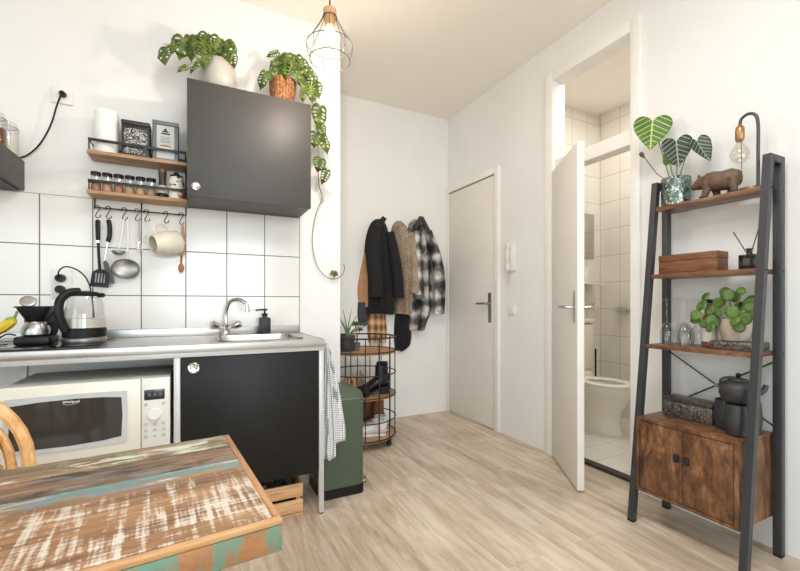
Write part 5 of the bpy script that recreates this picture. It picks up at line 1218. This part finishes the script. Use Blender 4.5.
# ------------------------------------------------------------------ rattan chair
t = thing('rattan_chair', 'rattan armchair with hooped back between the table and the microwave', 'chair', (-.70, 1.42, 0))
RCX, RCY = -.715, 1.50
def arch(w, zt, zb, y, lean=.06, n=22):
    out = []
    for i in range(n + 1):
        a = PI * i / n
        out.append((RCX + w * math.cos(a), y + lean * math.sin(a), zb + (zt - zb) * math.sin(a) ** .9))
    return out
m = MB(); m.tube([(RCX + .297, RCY - .03, .46)] + arch(.293, .832, .56, RCY) + [(RCX - .297, RCY - .03, .46)], .0165, 10); m.build('outer_hoop', RATTAN, t, world=True)
m = MB(); m.tube([(RCX + .260, RCY - .03, .46)] + arch(.257, .788, .56, RCY - .008) + [(RCX - .260, RCY - .03, .46)], .0125, 10); m.build('middle_hoop', RATTAN, t, world=True)
m = MB(); m.tube([(RCX + .17, RCY - .03, .46)] + arch(.165, .705, .54, RCY - .004) + [(RCX - .17, RCY - .03, .46)], .011, 10); m.build('inner_hoop', RATTAN, t, world=True)
for k in range(11):
    a = PI * (k + .5) / 11; y = RCY + .055 * math.sin(a)
    m = MB(); m.tube([(RCX + .172 * math.cos(a), y - .012, .54 + .165 * math.sin(a) ** .9), (RCX + .238 * math.cos(a), y - .010, .56 + .222 * math.sin(a) ** .9)], .007, 8); m.build('spoke', RATTAN, t, world=True)
for dx in (-.10, -.034, .034, .10):
    zt = .54 + .165 * math.sqrt(max(0, 1 - (dx / .165) ** 2)) ** .9
    m = MB(); m.tube([(RCX + dx, RCY - .03, .46), (RCX + dx, RCY + .03, zt - .012)], .008, 8); m.build('spindle', RATTAN, t, world=True)
m = MB()
for z in [.475 + .016 * k for k in range(13)]: m.tube(circle((RCX + .215, RCY - .012, z), .0135, 14), .0075, 6, True)
m.tube([(RCX + .215, RCY - .012, .46), (RCX + .215, RCY - .012, .685)], .012, 10); m.build('wrapped_post', RATTAN, t, world=True)
m = MB(); m.loft([rrect(RCX - .27, RCX + .27, RCY - .46, RCY + .02, .1, .42), rrect(RCX - .28, RCX + .28, RCY - .47, RCY + .02, .1, .44), rrect(RCX - .27, RCX + .27, RCY - .46, RCY + .02, .1, .459)]); m.build('seat', RATTAN, t, world=True)
for sx in (-1, 1):
    for y in (RCY - .40, RCY - .02):
        m = MB(); m.tube([(RCX + sx * .235, y, .42), (RCX + sx * .25, y + (.03 if y > RCY - .1 else -.02), 0)], .016, 10); m.build('leg', RATTAN, t, world=True)

# ------------------------------------------------------------------ light and camera
def area(name, loc, rot, sx, sy, power, col=(1, 1, 1), spread=PI):
    l = bpy.data.lights.new(name, 'AREA'); l.shape = 'RECTANGLE'; l.size = sx; l.size_y = sy; l.energy = power; l.color = col; l.spread = spread
    o = bpy.data.objects.new(name, l); COL.objects.link(o); o.location = loc; o.rotation_euler = rot; return o
for k, (x0, x1) in enumerate(WB):     # daylight coming in at the two windows behind the camera
    area('daylight', ((x0 + x1) / 2, YK - .012, 1.575), (PI / 2, 0, 0), x1 - x0 - .14, 1.9, (24, 92)[k], (.82, .92, 1.))
area('daylight', (XL + .012, (WL[0] + WL[1]) / 2, 1.575), (PI / 2, 0, -PI / 2), WL[1] - WL[0] - .14, 1.9, 40, (.82, .92, 1.))  # lamp at the added left window, evening out right wall and nook
p = bpy.data.lights.new('pendant_light', 'POINT'); p.energy = 17; p.color = (1, .84, .68); p.shadow_soft_size = .035
o = bpy.data.objects.new('pendant_light', p); COL.objects.link(o); o.location = (PX, PY, 2.05 + .20)
area('added_room_fill', (.55, .35, CZ - .03), (0, 0, 0), .9, .9, 34, (.94, .96, 1.))  # unseen fill lamp, added to brighten the floor, doors and nook
area('added_bathroom_fill', (2.9, 1.85, CZ - .01), (0, 0, 0), .3, .3, 12, (1, .97, .93))  # unseen fill lamp, added to light the shaded bathroom
w = bpy.data.worlds.new('sky'); SC.world = w; w.use_nodes = True
wn = w.node_tree; bg = wn.nodes['Background']
sky = wn.nodes.new('ShaderNodeTexSky'); sky.sky_type = 'NISHITA'; sky.sun_elevation = math.radians(35); sky.sun_rotation = math.radians(20); sky.sun_disc = False
wn.links.new(sky.outputs[0], bg.inputs[0]); bg.inputs[1].default_value = .25
c = bpy.data.cameras.new('camera'); co = bpy.data.objects.new('camera', c); COL.objects.link(co)
co.location = (0, 0, 1.05); co.rotation_euler = (PI / 2, 0, -math.radians(26.69))
c.sensor_width = 36; c.lens = 406 / 800 * 36; c.shift_y = (303.4 - 285.5) / 800; c.clip_start = .02
SC.camera = co
SC.view_settings.view_transform = 'Standard'; SC.view_settings.look = 'None'; SC.view_settings.gamma = 1; SC.view_settings.exposure = .07
SC.view_settings.use_curve_mapping = False
SC.cycles.max_bounces = 10; SC.cycles.diffuse_bounces = 6; SC.cycles.transmission_bounces = 8; SC.cycles.transparent_max_bounces = 8
SC.cycles.sample_clamp_indirect = 4; SC.cycles.caustics_reflective = False; SC.cycles.caustics_refractive = False
